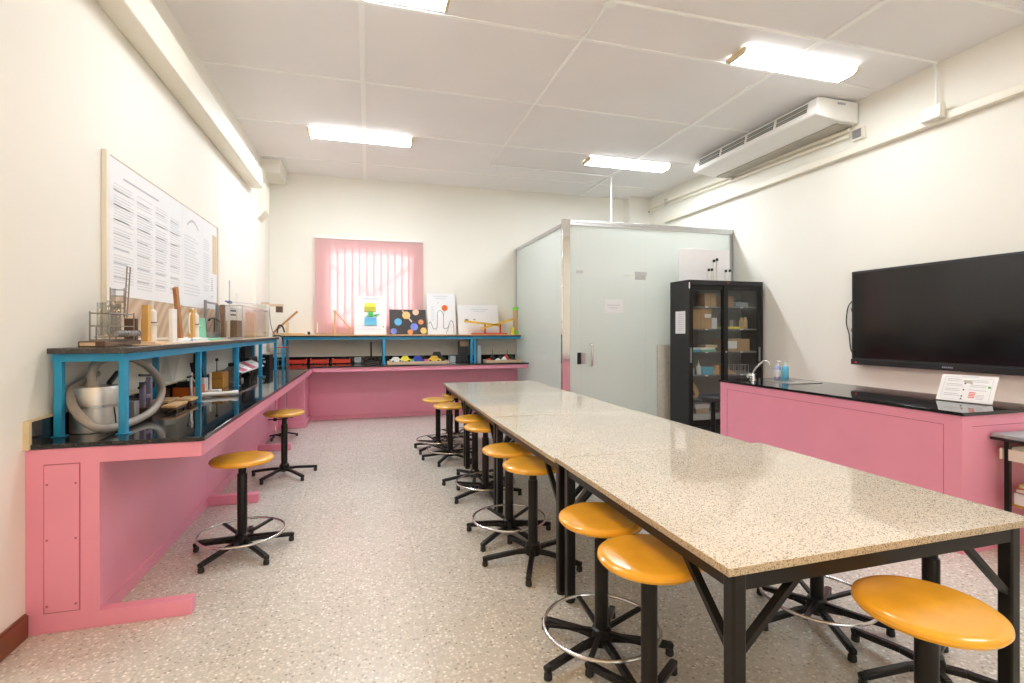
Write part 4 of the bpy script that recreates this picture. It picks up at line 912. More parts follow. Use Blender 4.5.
for k, (x, y, z, m, lab) in enumerate(((1.99, 8.42, .05, 'red_paint', 'small red electric part at the tray corner'), (2.08, 8.54, .10, 'black_plastic', 'black round electric part in the tray'), (2.15, 8.41, .05, 'white_plastic', 'white electric part at the tray front'), (2.27, 8.45, .075, 'white_plastic', 'taller white electric part in the tray'), (2.33, 8.55, .10, 'red_paint', 'red electric part at the tray back'), (2.22, 8.56, .085, 'black_plastic', 'black electric part at the tray back'), (2.44, 8.47, .05, 'charcoal_paint', 'dark electric part near the glass room'))):
    b = MB().lathe((x, y, ZT+0.012), [(0.035, 0), (0.045, z*.3), (0.03, z*.8), (0.012, z)], 10)
    b.box(x-0.05, x+0.05, y-0.02, y+0.02, ZT+0.012, ZT+0.012+z*.5)
    single('electric_part', b, m, lab, 'electric part', 'electric parts in the wooden tray')
for x in (2.09, 2.36):
    single('antenna_rod', MB().cyl((x, 8.585, ZT+0.012), (x, 8.585, ZT+0.20), 0.004, n=6), 'black_plastic', 'thin dark rod standing up in the %s of the electric parts tray' % ('middle' if x < 2.2 else 'glass room end'), 'rod')

# retort stands on the floor under the bench
for k, (x, y) in enumerate(((-1.17, 7.22), (-1.05, 7.34))):
    t = thing('floor_retort_stand', ('chrome rod stand with black feet under the bench, closer to the wall', 'chrome rod stand with black feet under the bench, closer to the stools')[k], 'lab stand', (x, y, 0))
    MB().cyl((x, y, 0.05), (x, y, 0.72), 0.007, n=8).build('rod', 'chrome', t)
    for a in (20, 140, 260):
        c_, s_ = math.cos(R(a)), math.sin(R(a))
        l = MB().bar((x, y, 0.06), (x+0.13*c_, y+0.13*s_, 0.025), 0.022, 0.022).build('foot', 'black_steel', t)
        MB().cyl((x+0.13*c_, y+0.13*s_, 0), (x+0.13*c_, y+0.13*s_, 0.035), 0.016, n=10).build('foot_pad', 'dark_rubber', l)
    MB().box(x-0.02, x+0.02, y-0.02, y+0.02, 0.24, 0.28).bar((x-0.09, y, 0.26), (x+0.08, y, 0.26), 0.012, 0.012).build('clamp', 'black_steel', t)

# ------------------------------------------------------------------ glass room
GX, GY, GZ = 2.615, 6.39, 2.94
gp = thing('glass_partition', 'frosted glass room with chrome corner post and top rails', 'glass room', (GX, GY, 0))
MB().box(GX-0.085, GX+0.03, GY, GY+0.05, 0, GZ).build('corner_post', 'chrome', gp, bevel=0.004)
MB().box(GX+0.03, XR, GY-0.006, GY+0.045, GZ-0.042, GZ).build('top_rail', 'steel', gp, bevel=0.004)
MB().box(GX+0.03, XR, GY-0.002, GY+0.03, GZ-0.072, GZ-0.042).build('rail_lip', 'steel', gp)
MB().box(GX+0.004, GX+0.05, GY+0.05, YB, GZ-0.055, GZ).build('top_rail', 'steel', gp, bevel=0.004)
MB().box(XR-0.045, XR, GY, GY+0.04, 0, GZ-0.072).build('wall_post', 'steel', gp)
MB().box(GX+0.004, GX+0.04, YB-0.025, YB, 0.0, GZ-0.055).build('wall_post', 'steel', gp)
MB().box(GX+0.004, GX+0.04, GY+0.05, YB-0.025, 0, 0.04).box(GX+0.03, XR-0.045, GY, GY+0.04, 0, 0.03).build('floor_track', 'steel', gp)
gy = GY+0.015
def film(x0, x1, y0, y1, z0, z1, face):
    m = MB().use('clear_glass').box(x0, x1, y0, y1, z0, z1)
    m.use('frosted_glass'); m.m[face] = m.cur      # the frosted film covers the outer face only
    return m
def pane(a, b, z0, z1): return film(a, b, gy, gy+0.010, z0, z1, 2)
film(GX+0.016, GX+0.026, GY+0.052, YB-0.027, 0.042, GZ-0.057, 5).build('glass_panel', 'frosted_glass', gp)
DX0, DX1, DZ = 2.81, 3.80, 2.20
pane(GX+0.032, DX0-0.006, 0.032, GZ-0.074).build('glass_panel', 'frosted_glass', gp)
pane(DX0-0.003, DX1+0.003, DZ+0.006, GZ-0.074).build('glass_panel', 'frosted_glass', gp)
pane(DX1+0.006, XR-0.047, 0.032, GZ-0.074).build('glass_panel', 'frosted_glass', gp)
d = pane(DX0, DX1, 0.034, DZ).build('door', 'frosted_glass', gp)
MB().tube([(2.945, gy, 1.235), (2.945, gy-0.05, 1.24), (2.945, gy-0.07, 1.20), (2.945, gy-0.07, 0.98), (2.945, gy-0.05, 0.94), (2.945, gy, 0.945)], 0.015, 10, smooth=4).build('handle', 'chrome', d)
MB().box(DX0+0.005, DX0+0.06, gy-0.022, gy, 0.97, 1.12).build('lock_plate', 'steel', d, bevel=0.004)
MB().box(DX0-0.055, DX0-0.005, gy-0.024, gy, 0.965, 1.125).build('lock_box', 'black_plastic', d, bevel=0.004)
MB().box(DX1-0.16, DX1, gy-0.014, gy, DZ-0.05, DZ+0.005).build('hinge', 'steel', d, bevel=0.002)
MB().box(DX1-0.16, DX1+0.02, gy-0.014, gy, DZ+0.007, DZ+0.06).build('hinge', 'steel', gp, bevel=0.002)
MB().box(DX0-0.07, DX0+0.03, gy-0.008, gy, DZ+0.01, DZ+0.05).build('clip', 'steel', gp)
m = MB().use('white_paper').box(3.165, 3.445, gy-0.0025, gy-0.0005, 1.675, 1.86).use('pale_ink')
for k in range(7): m.box(3.21+k*0.028, 3.232+k*0.028, gy-0.003, gy-0.0025, 1.77, 1.79)
for k in range(5): m.box(3.23+k*0.028, 3.252+k*0.028, gy-0.003, gy-0.0025, 1.735, 1.752)
single('paper_notice', m, 'white_paper', 'small white paper notice taped on the glass door', 'notice')
b = MB().box(3.965, 4.30, 6.345, 6.365, 0, 1.225)
single('storage_board', b, 'grey_wood', 'tall greyish board standing against the glass behind the black cabinet', 'board')

# ------------------------------------------------------------------ black display cabinet
BEFORE = set(bpy.data.objects)
CX0, CX1, CY0, CY1, CZ1 = 4.09, 5.275, 5.80, 6.22, 2.095
cb = thing('display_cabinet', 'tall black steel cabinet with two sliding glass doors', 'cabinet', ((CX0+CX1)/2, 6.0, 0))
c = MB().box(CX0, CX0+0.02, CY0, CY1, 0.0, CZ1).box(CX1-0.02, CX1, CY0, CY1, 0.0, CZ1).box(CX0+.02, CX1-.02, CY0, CY1, CZ1-0.06, CZ1).box(CX0+.02, CX1-.02, CY0, CY1, 0, 0.15).box(CX0+.02, CX1-.02, CY1-0.012, CY1, 0.15, CZ1-0.06)
c.build('carcass', 'charcoal_paint', cb, bevel=0.003)
MB().box(CX0+0.02, CX1-0.02, CY1-0.02, CY1-0.012, 0.15, CZ1-0.06).build('back_panel', 'grey_inside', cb)
for z in (0.17, 0.52, 0.83, 1.14, 1.45, 1.75):
    MB().box(CX0+0.02, CX1-0.02, CY0+0.06, CY1-0.02, z-0.02, z).build('shelf', 'grey_inside', cb)
for z in (0.52, 0.83, 1.14, 1.45, 1.75):
    for x in (CX0+0.30, CX0+0.86): MB().box(x, x+0.045, CY0+0.058, CY0+0.06, z-0.016, z-0.001).build('shelf_tag', 'white_paper', cb)
def sdoor(x0, x1, y, hx):
    d = MB()
    st = 0.068
    d.box(x0, x0+st, y, y+0.018, 0.155, CZ1-0.065).box(x1-st, x1, y, y+0.018, 0.155, CZ1-0.065).box(x0+st, x1-st, y, y+0.018, CZ1-0.125, CZ1-0.065).box(x0+st, x1-st, y, y+0.018, 0.155, 0.235)
    o = d.build('door', 'black_steel', cb, bevel=0.002)
    MB().box(x0+st, x1-st, y+0.007, y+0.011, 0.235, CZ1-0.125).build('glass', 'cabinet_glass', o)
    MB().box(hx-0.014, hx+0.014, y-0.003, y, 1.0, 1.20).box(hx-0.008, hx+0.008, y-0.004, y-0.003, 1.02, 1.18).build('handle', 'grey_metal', o)
    return o
sdoor(CX0+0.022, CX0+0.60, CY0+0.026, CX0+0.055)
o = sdoor(CX0+0.55, CX1-0.022, CY0+0.004, CX1-0.056)
MB().cyl((CX0+0.585, CY0+0.004, 1.14), (CX0+0.585, CY0-0.006, 1.14), 0.012, n=12).build('lock', 'steel', o)
MB().box(4.685, 4.735, CY0-0.002, CY0, CZ1-0.035, CZ1-0.018).build('badge', 'brown_paint', cb)
MB().box(CX0+0.004, CX0+0.02, CY0-0.002, CY0, 1.98, 2.06).build('sticker', 'white_paper', cb)
m = MB().use('white_paper').box(CX0-0.002, CX0, 5.87, 6.09, 1.385, 1.685).use('pale_ink')
for k in range(9): m.box(CX0-0.0025, CX0-0.002, 5.90, 6.05-0.04*random.random(), 1.64-k*0.027, 1.648-k*0.027)
single('paper_notice', m, 'white_paper', 'white paper sheet stuck on the side of the black cabinet', 'notice')
def carton(x0, x1, y0, y1, z0, z1, label, m='cardboard', lab=None):
    t = thing('cardboard_box', label, 'box', ((x0+x1)/2, (y0+y1)/2, z0))
    MB().box(x0, x1, y0, y1, z0, z1).build('box', m, t, bevel=0.003)
    MB().box((x0+x1)/2-0.004, (x0+x1)/2+0.004, y0-0.001, y0, z0, z1).build('flap_line', 'brown_wood', t)
    if lab: MB().box(lab[0], lab[1], y0-0.002, y0-0.001, lab[2], lab[3]).build('label_sheet', 'white_paper', t)
carton(4.19, 4.53, 5.91, 6.12, 1.45, 1.72, 'brown cardboard box on the second cabinet shelf', lab=(4.42, 4.52, 1.60, 1.65))
carton(4.44, 4.62, 5.93, 6.12, 1.75, 1.93, 'small brown carton on the top cabinet shelf behind the door edge')
carton(4.72, 4.90, 5.93, 6.12, 1.75, 1.90, 'short brown carton on the top cabinet shelf')
carton(4.73, 5.14, 5.90, 6.12, 1.14, 1.31, 'wide brown cardboard box with white label behind the right glass', lab=(4.76, 4.93, 1.18, 1.28))
t = thing('dark_case', 'grey case with handle on the top cabinet shelf', 'case', (5.02, 6.0, 1.75))
MB().box(4.93, 5.14, 5.92, 6.10, 1.75, 1.82).build('body', 'grey_plastic', t, bevel=0.01)
MB().tube([(4.98, 5.99, 1.82), (5.0, 5.99, 1.845), (5.07, 5.99, 1.845), (5.09, 5.99, 1.82)], 0.006, 6).build('handle', 'black_plastic', t)
single('white_carton', MB().box(4.55, 4.63, 5.93, 6.08, 1.45, 1.60), 'white_paper', 'small white carton beside the brown cardboard box', 'box')
t = thing('glassware_tray', 'yellow tray of small jars behind the right glass', 'tray', (4.84, 5.95, 1.45))
MB().box(4.70, 5.0, 5.91, 6.05, 1.45, 1.48).build('tray', 'lemon_paint', t)
for k in range(5): MB().cyl((4.74+k*0.055, 5.98, 1.48), (4.74+k*0.055, 5.98, 1.57), 0.022, n=10).build('jar', ('brown_wood', 'grey_plastic')[k % 2], t)
for k, x in enumerate((5.05, 5.11)):
    single('wooden_jar', MB().lathe((x, 5.95, 1.45), [(0.025, 0), (0.03, 0.01), (0.03, 0.11), (0.018, 0.14), (0.02, 0.16)], 12), 'light_wood', ('wooden jar nearer the yellow tray behind the right glass', 'wooden jar nearer the cabinet side behind the right glass')[k], 'jar')
for k, (x0_, x1_, z0_, z1_, m, lab) in enumerate(((4.18, 4.34, 1.14, 1.17, 'sky_card', 'blue folder at the bottom of the flat stack'), (4.22, 4.58, 1.17, 1.195, 'white_paper', 'white folder on the blue folder'), (4.36, 4.60, 1.14, 1.165, 'mint_plastic', 'green folder lying beside the blue folder'), (4.44, 4.62, 1.195, 1.23, 'tan_paper', 'tan folder on top of the white folder'))):
    single('folder', MB().box(x0_, x1_, 5.91, 6.10, z0_, z1_), m, lab, 'folder', 'folders on the middle cabinet shelf')
for k, (x, h_) in enumerate(((4.20, 0.21), (4.25, 0.12), (4.36, 0.16))):
    t = thing('squeeze_bottle', ('tallest white squeeze bottle at the cabinet side', 'smallest white bottle between two squeeze bottles', 'white squeeze bottle beside the blue box in the cabinet')[k], 'bottle', (x, 5.96, 0.83))
    MB().lathe((x, 5.96, 0.83), [(0.03, 0), (0.034, 0.01), (0.034, h_*.65), (0.014, h_*.8), (0.012, h_*.9)], 14).build('body', 'white_plastic', t)
    MB().lathe((x, 5.96, 0.83+h_*.9), [(0.012, 0), (0.004, 0.04), (0.003, 0.05)], 8).build('nozzle', 'white_plastic', t)
single('blue_box', MB().box(4.39, 4.56, 5.91, 6.05, 0.83, 0.93), 'sky_card', 'small blue box on the cabinet shelf beside squeeze bottles', 'box', bevel=0.004)
single('wood_wedge', MB().xz([(4.70, 0.83), (4.93, 0.83), (4.70, 0.97)], 5.92, 6.02), 'light_wood', 'triangular wooden wedge behind the right glass', 'wedge')
single('wood_piece', MB().xz([(4.56, 0.83), (4.66, 0.83), (4.66, 0.96), (4.60, 0.94)], 5.92, 6.02), 'light_wood', 'small wooden piece behind the door edge in the cabinet', 'wood piece')
t = thing('wire_basket', 'metal wire instrument stand behind the right glass', 'basket', (5.03, 5.97, 0.83))
w = MB()
for x in (4.92, 5.0, 5.08, 5.14): w.tube([(x, 5.92, 0.83), (x, 5.92, 0.95)], 0.004, 6); w.tube([(x, 6.05, 0.83), (x, 6.05, 0.95)], 0.004, 6)
for z in (0.86, 0.95):
    w.tube([(4.92, 5.92, z), (5.14, 5.92, z), (5.14, 6.05, z), (4.92, 6.05, z)], 0.004, 6, closed=True)
w.build('frame', 'steel', t)
t = thing('protractor', 'large wooden protractor arc leaning inside the cabinet', 'protractor', (4.2, 6.0, 0.52))
pts = []; n_ = 14
for k in range(n_+1):
    a = PI*k/n_*0.55; pts.append((4.16+0.21*math.cos(a), 0.545+0.21*math.sin(a)))
inn = [(4.16+0.15*math.cos(PI*k/n_*.55), 0.545+0.15*math.sin(PI*k/n_*.55)) for k in range(n_, -1, -1)]
m = MB()
for k in range(n_):
    m.xz([pts[k], pts[k+1], inn[n_-k-1], inn[n_-k]], 5.96, 5.985)
m.build('arc', 'light_wood', t); MB().box(4.14, 4.39, 5.96, 5.985, 0.52, 0.545).build('base_bar', 'light_wood', t)
single('paper_stack', MB().box(4.20, 4.66, 5.91, 6.12, 0.17, 0.30), 'white_paper', 'white paper stack on the lowest cabinet shelf', 'papers')
single('paper_packet', MB().box(4.30, 4.50, 5.93, 6.08, 0.30, 0.37), 'cushion_tan', 'tan packet lying on the white paper stack', 'packet')
single('paper_packet', MB().box(4.29, 4.52, 5.94, 6.10, 0.37, 0.43), 'white_paper', 'white packet on top of the tan packet in the cabinet', 'packet')
single('book', MB().box(4.72, 5.10, 5.92, 6.12, 0.17, 0.30), 'brown_wood', 'brown stack-like book lying on the lowest shelf behind right glass', 'book')
# board and legs on top of the cabinet
t = thing('folded_easel', 'white board with black tipped legs lying on the black cabinet', 'easel', (4.7, 6.1, CZ1))
b = MB()
n_ = 6; poly = [(4.16, CZ1), (4.985, CZ1), (4.985, CZ1+0.47), (4.21, CZ1+0.47)]
for k in range(1, n_): a = R(90+90*k/n_); poly.append((4.21+0.05*math.cos(a), CZ1+0.42+0.05*math.sin(a)))
b.xz(poly, 6.12, 6.14); b.build('board', 'whiteboard', t, bevel=0.003)
for k, (x, h_) in enumerate(((4.60, 0.155), (4.65, 0.16), (4.715, 0.29), (4.765, 0.31), (4.88, 0.15), (4.945, 0.155))):
    yl = 6.06 if k not in (2, 3) else 6.10
    l = MB().cyl((x, yl, CZ1), (x, yl, CZ1+h_), 0.012, n=10).build('leg', 'white_plastic', t)
    MB().cyl((x, yl, CZ1+h_), (x, yl, CZ1+h_+0.035), 0.018, n=10).build('tip', 'black_plastic', l)

for o in bpy.data.objects:
    if o not in BEFORE and o.parent is None: o.location += Vector((-0.043, -0.06, 0))

# ------------------------------------------------------------------ demonstration bench
ZW = ZT; ZT = 0.902
DX, DXb, DY0, DY1 = 3.615, 4.48, 2.285, 4.60
db = thing('demonstration_bench', 'pink demonstration bench with sink below the television', 'bench', (4.05, 3.4, 0))
MB().box(DX+0.012, DXb-0.012, DY0+0.012, DY1-0.012, 0, 0.880).build('carcass', 'pink_paint', db, bevel=0.003)
g = MB().box(DX+0.0105, DX+0.0122, DY0+0.12, DY1-0.12, 0.807, 0.811).box(DX+0.0105, DX+0.0122, DY0+0.12, DY0+0.123, 0.08, 0.807).box(DX+0.0105, DX+0.0122, DY1-0.123, DY1-0.12, 0.08, 0.807)
g.box(DX+0.10, DXb-0.10, DY0+0.0105, DY0+0.0122, 0.807, 0.811)
g.build('groove', 'pink_groove', db)
MB().box(DX, DXb, DY0, DY1, 0.880, ZT).build('worktop', 'black_granite', db, bevel=0.003)
sk = MB().box(3.95, 4.33, 3.97, 4.02, ZT, ZT+0.006).box(3.95, 4.33, 4.28, 4.33, ZT, ZT+0.006).box(3.95, 3.99, 4.02, 4.28, ZT, ZT+0.006).box(4.29, 4.33, 4.02, 4.28, ZT, ZT+0.006).box(3.99, 4.29, 4.02, 4.28, ZT, ZT+0.001).build('sink', 'steel', db)
MB().cyl((4.14, 4.15, ZT+0.001), (4.14, 4.15, ZT+0.004), 0.03, n=14).build('drain', 'grey_metal', sk)
tp = MB().lathe((3.915, 4.44, ZT), [(0.034, 0), (0.034, 0.008), (0.022, 0.014), (0.022, 0.055), (0.015, 0.062)], 16).build('tap', 'chrome', db)
MB().tube([(3.915, 4.44, ZT+0.06), (3.925, 4.43, ZT+0.10), (3.95, 4.405, ZT+0.15), (3.985, 4.37, ZT+0.20), (4.005, 4.35, ZT+0.205), (4.02, 4.335, ZT+0.19), (4.025, 4.33, ZT+0.165)], 0.0085, 10, smooth=5).build('spout', 'steel', tp)
MB().cyl((3.86, 4.45, ZT+0.045), (3.895, 4.445, ZT+0.045), 0.024, n=14).build('lever', 'chrome', tp)
def bottle(x, y, m, label, h_=0.15):
    t = thing('soap_bottle', label, 'soap bottle', (x, y, ZT))
    MB().lathe((x, y, ZT), [(0.028, 0), (0.032, 0.006), (0.032, h_*.82), (0.024, h_*.95), (0.012, h_)], 18).build('body', m, t)
    MB().cyl((x, y, ZT+h_*.2), (x, y, ZT+h_*.7), 0.0325, n=18, cap=False).build('label_band', ('sky_card' if m == 'cyan_soap' else 'white_paper'), t)
    MB().cyl((x, y, ZT+h_), (x, y, ZT+h_+0.02), 0.013, n=12).cyl((x, y, ZT+h_+0.02), (x, y, ZT+h_+0.045), 0.005, n=8).bar((x-0.008, y, ZT+h_+0.048), (x+0.035, y-0.012, ZT+h_+0.046), 0.014, 0.01).build('pump', 'white_plastic', t)
bottle(4.215, 4.42, 'violet_soap', 'lilac pump soap bottle beside the sink, next to the wall')
bottle(4.245, 4.345, 'cyan_soap', 'bright blue pump soap bottle beside the sink')
# instruction sheet leaning towards the wall, standing on the bench
O = Vector((4.12, 2.79, ZT+0.005)); U = Vector((0.055, -0.325, 0)); V = Vector((0.10, 0.01, 0.185)); 
n_s = U.cross(V).normalized()
if n_s.x > 0: n_s = -n_s
t = thing('instruction_sheet', 'white bordered instruction sheet propped on the demonstration bench', 'sheet', tuple(O))
def srect(mb, u0, u1, v0, v1, h0, h1): return mb.obox(O+U*(u0+u1)/2+V*(v0+v1)/2+n_s*(h0+h1)/2, U, V.cross(U).cross(U)*-1, n_s, U.length*(u1-u0)/2, V.length*(v1-v0)/2, (h1-h0)/2)
m = MB().use('white_paper'); srect(m, 0, 1, 0, 1, 0, 0.003); m.use('pale_ink')
for a in ((.07, .93, .90, .91), (.07, .93, .06, .07), (.07, .08, .07, .90), (.92, .93, .07, .90)): srect(m, *a, .003, .0035)
for k in range(10): srect(m, .36+.03*k, .384+.03*k, .93, .965, .003, .0035)
m.use('ink')
for k in range(11):
    if k in (2, 5, 8): continue
    srect(m, .12, .36+.08*random.random(), .82-k*.062, .838-k*.062, .003, .0035)
for k in range(7):
    if k in (2, 5): continue
    srect(m, .55, .80+.09*random.random(), .82-k*.062, .838-k*.062, .003, .0035)
m.use('red_ink')
for k in range(4): srect(m, .57, .68, .34-k*.06, .38-k*.06, .003, .0036)
m.use('ink')
for k in range(4): srect(m, .70, .84, .28-k*.05, .295-k*.05, .003, .0035)
m.use('green_paint'); srect(m, .86, .91, .56, .62, .003, .0036); m.use('lemon_paint'); srect(m, .44, .48, .74, .80, .003, .0036)
m.use('black_ink')
for v in (.66, .42, .18, .08): srect(m, .44, .47, v, v+.05, .003, .0036)
m.build('sheet', 'white_paper', t)
MB().box(4.11, 4.16, 2.46, 2.80, ZT, ZT+0.005).build('stand_foot', 'clear_glass', t)
MB().bar((4.25, 2.63, ZT+0.003), (4.21, 2.63, ZT+0.16), 0.05, 0.003).build('prop', 'white_plastic', t)

# small desk at the right edge
dk = thing('side_desk', 'small grey topped desk with lower shelf beside the pink bench', 'desk', (4.2, 1.95, 0))
MB().box(3.855, 4.50, 1.62, 2.28, 0.742, 0.765).build('top', 'grey_plastic', dk, bevel=0.004)
MB().box(3.85, 4.505, 1.615, 2.285, 0.724, 0.742).build('edge', 'black_plastic', dk, bevel=0.004)
for x in (3.925, 4.45):
    for y in (1.67, 2.23): MB().box(x-0.013, x+0.013, y-0.013, y+0.013, 0, 0.724).build('leg', 'black_steel', dk)
MB().box(3.92, 4.45, 1.64, 1.654, 0.60, 0.67).box(3.90, 4.45, 2.246, 2.26, 0.60, 0.67).box(3.90, 3.908, 1.686, 2.214, 0.60, 0.67).build('rail', 'cream_plastic', dk)
MB().box(3.94, 4.45, 1.66, 2.24, 0.305, 0.32).build('lower_shelf', 'ochre_wood', dk)
for k, (z0_, z1_, m, lab, sh_) in enumerate(((0.32, 0.395, 'grey_plastic', 'thick grey book at the bottom of the desk shelf stack', 0), (0.395, 0.42, 'red_paint', 'red book in the middle of the desk shelf stack', 0.02), (0.42, 0.438, 'lemon_paint', 'yellow book on top of the desk shelf stack', 0.05))):
    t = thing('book', lab, 'book', (4.05, 1.95, z0_), group='books on the side desk')
    MB().box(3.946+sh_, 4.25, 1.80, 2.21, z0_+0.002, z1_-0.002).build('pages', 'white_paper', t)
    MB().box(3.942+sh_, 4.254, 1.796, 2.214, z0_, z0_+0.002).box(3.942+sh_, 4.254, 1.796, 2.214, z1_-0.002, z1_).build('cover', m, t)

# ------------------------------------------------------------------ granite tables
TH_ = 0.745
cuts = [1.218, 2.523, 3.85, 5.19, 6.56]
xs0 = [(0.984, 0.962), (0.950, 0.924), (0.928, 0.931), (0.932, 0.938)]; wid = [1.32, 1.27, 1.24, 1.22]
labs = ['granite topped table nearest the viewer with a black steel frame', 'second granite table from the viewer in the joined row',
        'third granite table from the viewer in the joined row', 'granite table at the far end of the row beside the glass room']
def table(y0, y1, xa, xb, w_, label):
    t = thing('lab_table', label, 'table', ((xa+xb)/2+w_/2, (y0+y1)/2, 0), group='granite tables in the long row')
    t.rotation_euler = (0, 0, math.atan2(xa-xb, y1-y0)); t['_o'] = (0, 0, 0)
    h = (y1-y0)/2-0.002; hw = w_/2
    P_ = lambda mb, n, m, bv=0: mb.build(n, m, t, local=True, bevel=bv)
    tp_ = MB().use('granite').box(-hw, hw, -h, h, 0.720, TH_); tp_.use('granite_edge')
    for k in (2, 3, 4, 5): tp_.m[k] = tp_.cur              # the sawn sides are rough and browner than the polished face
    P_(tp_, 'top', 'granite', 0.002)
    a = hw-0.034; b = h-0.02
    q = 0.047; i_ = 0.004
    P_(MB().box(-a+q, a-q, -b+i_, -b+0.034, 0.662, 0.720).box(-a+q, a-q, b-0.034, b-i_, 0.662, 0.720).box(-a+i_, -a+0.034, -b+q, b-q, 0.662, 0.720).box(a-0.034, a-i_, -b+q, b-q, 0.662, 0.720), 'frame', 'black_steel')
    for sx in (-1, 1):
        for sy in (-1, 1):
            lx, ly = sx*(a-0.0235), sy*(b-0.0235)
            l = P_(MB().box(lx-0.0235, lx+0.0235, ly-0.0235, ly+0.0235, 0.012, 0.720), 'leg', 'black_steel', 0.007)
            o = MB().cyl((lx, ly, 0), (lx, ly, 0.014), 0.024, n=14).build('foot', 'dark_rubber', l, local=True)
            P_(MB().bar((lx-sx*0.02, ly, 0.475), (lx-sx*0.25, ly, 0.685), 0.020, 0.026, up=(0,1,0)), 'brace', 'black_steel')
            P_(MB().bar((lx, ly-sy*0.02, 0.475), (lx, ly-sy*0.25, 0.685), 0.020, 0.026, up=(1,0,0)), 'brace', 'black_steel')
    return t
for k in range(4): table(cuts[k], cuts[k+1], xs0[k][0], xs0[k][1], wid[k], labs[k])

# ------------------------------------------------------------------ stools
def make_stool(ring, seatm, label, z=0.61, cat='stool', name='lab_stool'):
    t = thing(name, label, cat, (0, 0, 0)); t['_o'] = (0, 0, 0)
    B = lambda mb, n, m, bv=0, par=None: mb.build(n, m, par or t, local=True, bevel=bv)
    B(MB().lathe((0,0,0), [(0.10, z-0.034), (0.164, z-0.034), (0.180, z-0.029), (0.188, z-0.018), (0.186, z-0.008), (0.176, z-0.001), (0.162, z), (0.02, z)], 48), 'seat', seatm)
    B(MB().lathe((0,0,0), [(0.10, z-0.042), (0.10, z-0.034), (0.02, z-0.034)], 24), 'seat_plate', 'black_steel')
    B(MB().cyl((0,0,0.43), (0,0,z-0.042), 0.0235, n=18), 'upper_tube', 'black_steel')
    B(MB().lathe((0,0,0), [(0.030, 0.10), (0.030, 0.50), (0.027, 0.505), (0.0235, 0.506)], 18), 'lower_tube', 'black_steel')
    B(MB().lathe((0,0,0), [(0.030, 0.045), (0.046, 0.05), (0.048, 0.092), (0.042, 0.115), (0.031, 0.122)], 20), 'hub', 'black_steel')
    for k in range(5):
        a = 2*PI*k/5; c, s = math.cos(a), math.sin(a)
        l = MB()
        for (r0, z0, r1, z1, w) in ((0.03, 0.070, 0.11, 0.069, 0.034), (0.105, 0.0695, 0.29, 0.046, 0.032), (0.285, 0.047, 0.312, 0.041, 0.030)):
            l.bar((r0*c, r0*s, z0), (r1*c, r1*s, z1), w, 0.026)
        lo = B(l, 'leg', 'black_steel', 0.006)
        B(MB().lathe((0.297*c, 0.297*s, 0), [(0.014, 0), (0.018, 0.004), (0.017, 0.024), (0.013, 0.032)], 12), 'foot', 'dark_rubber', 0, lo)
    if ring:
        rz = 0.128
        B(MB().tube([(0.252*math.cos(2*PI*k/48), 0.252*math.sin(2*PI*k/48), rz) for k in range(48)], 0.0075, 8, closed=True), 'foot_ring', 'ring_steel')
        for k in range(5):
            a = 2*PI*(k+.5)/5; c, s = math.cos(a), math.sin(a)
            B(MB().bar((0.035*c, 0.035*s, 0.104), (0.252*c, 0.252*s, rz-0.004), 0.022, 0.016), 'ring_arm', 'black_steel', 0.003)
    return t
proto = {}
def stool(x, y, ang, ring, seatm, label, z=0.61):
    key = (ring, seatm, z)
    if key not in proto:
        proto[key] = make_stool(ring, seatm, label, z); o = proto[key]
    else: o = copy_tree(proto[key])
    o.location = (x, y, 0); o.rotation_euler = (0, 0, R(ang)); o['label'] = label; o['category'] = 'stool'; o['group'] = 'round wooden stools around the room'
    return o
stool(-0.778, 3.60, 20, True, 'orange_seat', 'round wooden stool with foot ring standing alone by the near end of the wall bench')
stool(-0.79, 5.38, 22, False, 'pale_seat', 'round wooden stool without a foot ring standing by the far part of the wall bench', 0.63)
stool(0.807, 6.06, 4, True, 'pale_seat', 'farthest round wooden stool at the bench side of the table row')
stool(0.872, 5.54, 22, True, 'pale_seat', 'second farthest round wooden stool on the bench side of the table row')
stool(0.968, 4.665, 40, False, 'orange_seat', 'farther stool of the pair tucked under the third granite table')
stool(0.973, 4.245, 60, True, 'orange_seat', 'nearer stool of the pair tucked under the third granite table')
stool(0.942, 3.375, 4, True, 'orange_seat', 'farther stool of the pair tucked under the second granite table')
stool(0.977, 2.955, 31, False, 'orange_seat', 'nearer stool of the pair tucked under the second granite table')
stool(0.988, 2.03, 54, True, 'orange_seat', 'farther stool of the pair tucked under the nearest granite table')
stool(0.988, 1.637, 40, False, 'orange_seat', 'nearer stool of the pair tucked under the nearest granite table')
stool(1.600, 1.108, 50, True, 'orange_seat', 'stool at the near end of the nearest table, seat half under its edge')
stool(2.11, 1.965, 33, True, 'orange_seat', 'stool on the television side hidden under the nearest table, only base and ring showing')
stool(2.19, 1.50, 26, False, 'orange_seat', 'stool on the television side whose legs show behind the seat at the table end', 0.655)
stool(1.10, 6.45, 20, True, 'pale_seat', 'stool pushed under the far end of the table row')
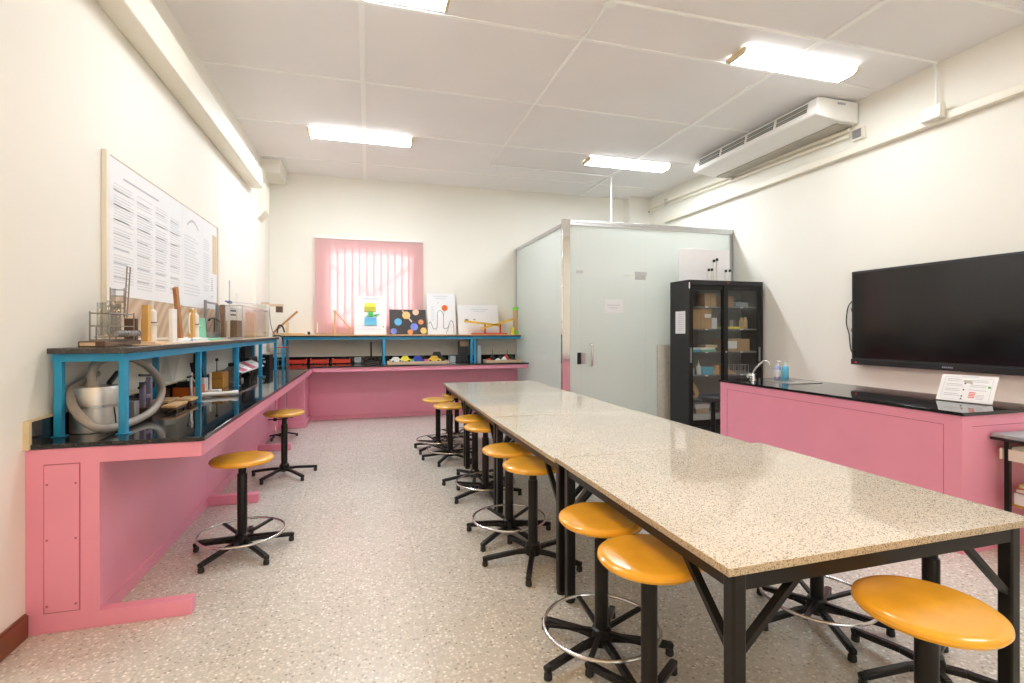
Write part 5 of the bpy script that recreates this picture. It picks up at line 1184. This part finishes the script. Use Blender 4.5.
# black padded stool behind the demonstration bench
t = thing('padded_stool', 'black padded stool between the black cabinet and the pink bench', 'stool', (4.07, 5.28, 0)); t['_o'] = (0, 0, 0)
B = lambda mb, n, m, bv=0, par=None: mb.build(n, m, par or t, local=True, bevel=bv)
B(MB().lathe((0,0,0), [(0.12, 0.565), (0.165, 0.57), (0.18, 0.59), (0.18, 0.615), (0.165, 0.635), (0.12, 0.642), (0.01, 0.644)], 40), 'seat', 'black_vinyl')
B(MB().cyl((0,0,0.10), (0,0,0.565), 0.028, n=16), 'stem', 'black_steel')
for k in range(5):
    a = 2*PI*k/5+0.3; c, s = math.cos(a), math.sin(a)
    lo = B(MB().bar((0.0, 0.0, 0.09), (0.29*c, 0.29*s, 0.045), 0.032, 0.028), 'leg', 'black_steel', 0.005)
    B(MB().cyl((0.28*c, 0.28*s, 0), (0.28*c, 0.28*s, 0.034), 0.018, n=12), 'foot', 'dark_rubber', 0, lo)

for o in bpy.data.objects:
    if '_o' in o: del o['_o']

# ------------------------------------------------------------------ light and camera
wd = bpy.data.worlds.new('sky'); bpy.context.scene.world = wd; wd.use_nodes = True
bg = wd.node_tree.nodes['Background']; bg.inputs['Color'].default_value = (0.93, 0.97, 1.0, 1); bg.inputs['Strength'].default_value = 4.0
sun = bpy.data.lights.new('sun', 'SUN'); sun.energy = 4.0; sun.angle = R(5.0); sun.color = (1.0, 0.97, 0.92)
so = bpy.data.objects.new('sun', sun); C.objects.link(so)
so.rotation_euler = Vector((0.10, -1.0, -0.45)).to_track_quat('-Z', 'Y').to_euler(); so.location = (0, 14, 8)

cam = bpy.data.cameras.new('camera'); co = bpy.data.objects.new('camera', cam); C.objects.link(co)
cam.sensor_width = 36.0; cam.lens = 505.0/1024*36.0; cam.clip_start = 0.02
cam.shift_y = -10.5/1024
th = math.atan(144/505)
co.location = (0, 0, 1.42); co.rotation_euler = (R(90), 0, -th)
sc = bpy.context.scene; sc.camera = co
sc.view_settings.view_transform = 'Standard'; sc.view_settings.look = 'None'
sc.view_settings.exposure = 0.36; sc.view_settings.gamma = 1.0; sc.view_settings.use_curve_mapping = False
sc.cycles.max_bounces = 14; sc.cycles.diffuse_bounces = 8; sc.cycles.glossy_bounces = 6; sc.cycles.transmission_bounces = 8; sc.cycles.transparent_max_bounces = 24
sc.cycles.sample_clamp_indirect = 8.0
sc.cycles.caustics_reflective = False; sc.cycles.caustics_refractive = False
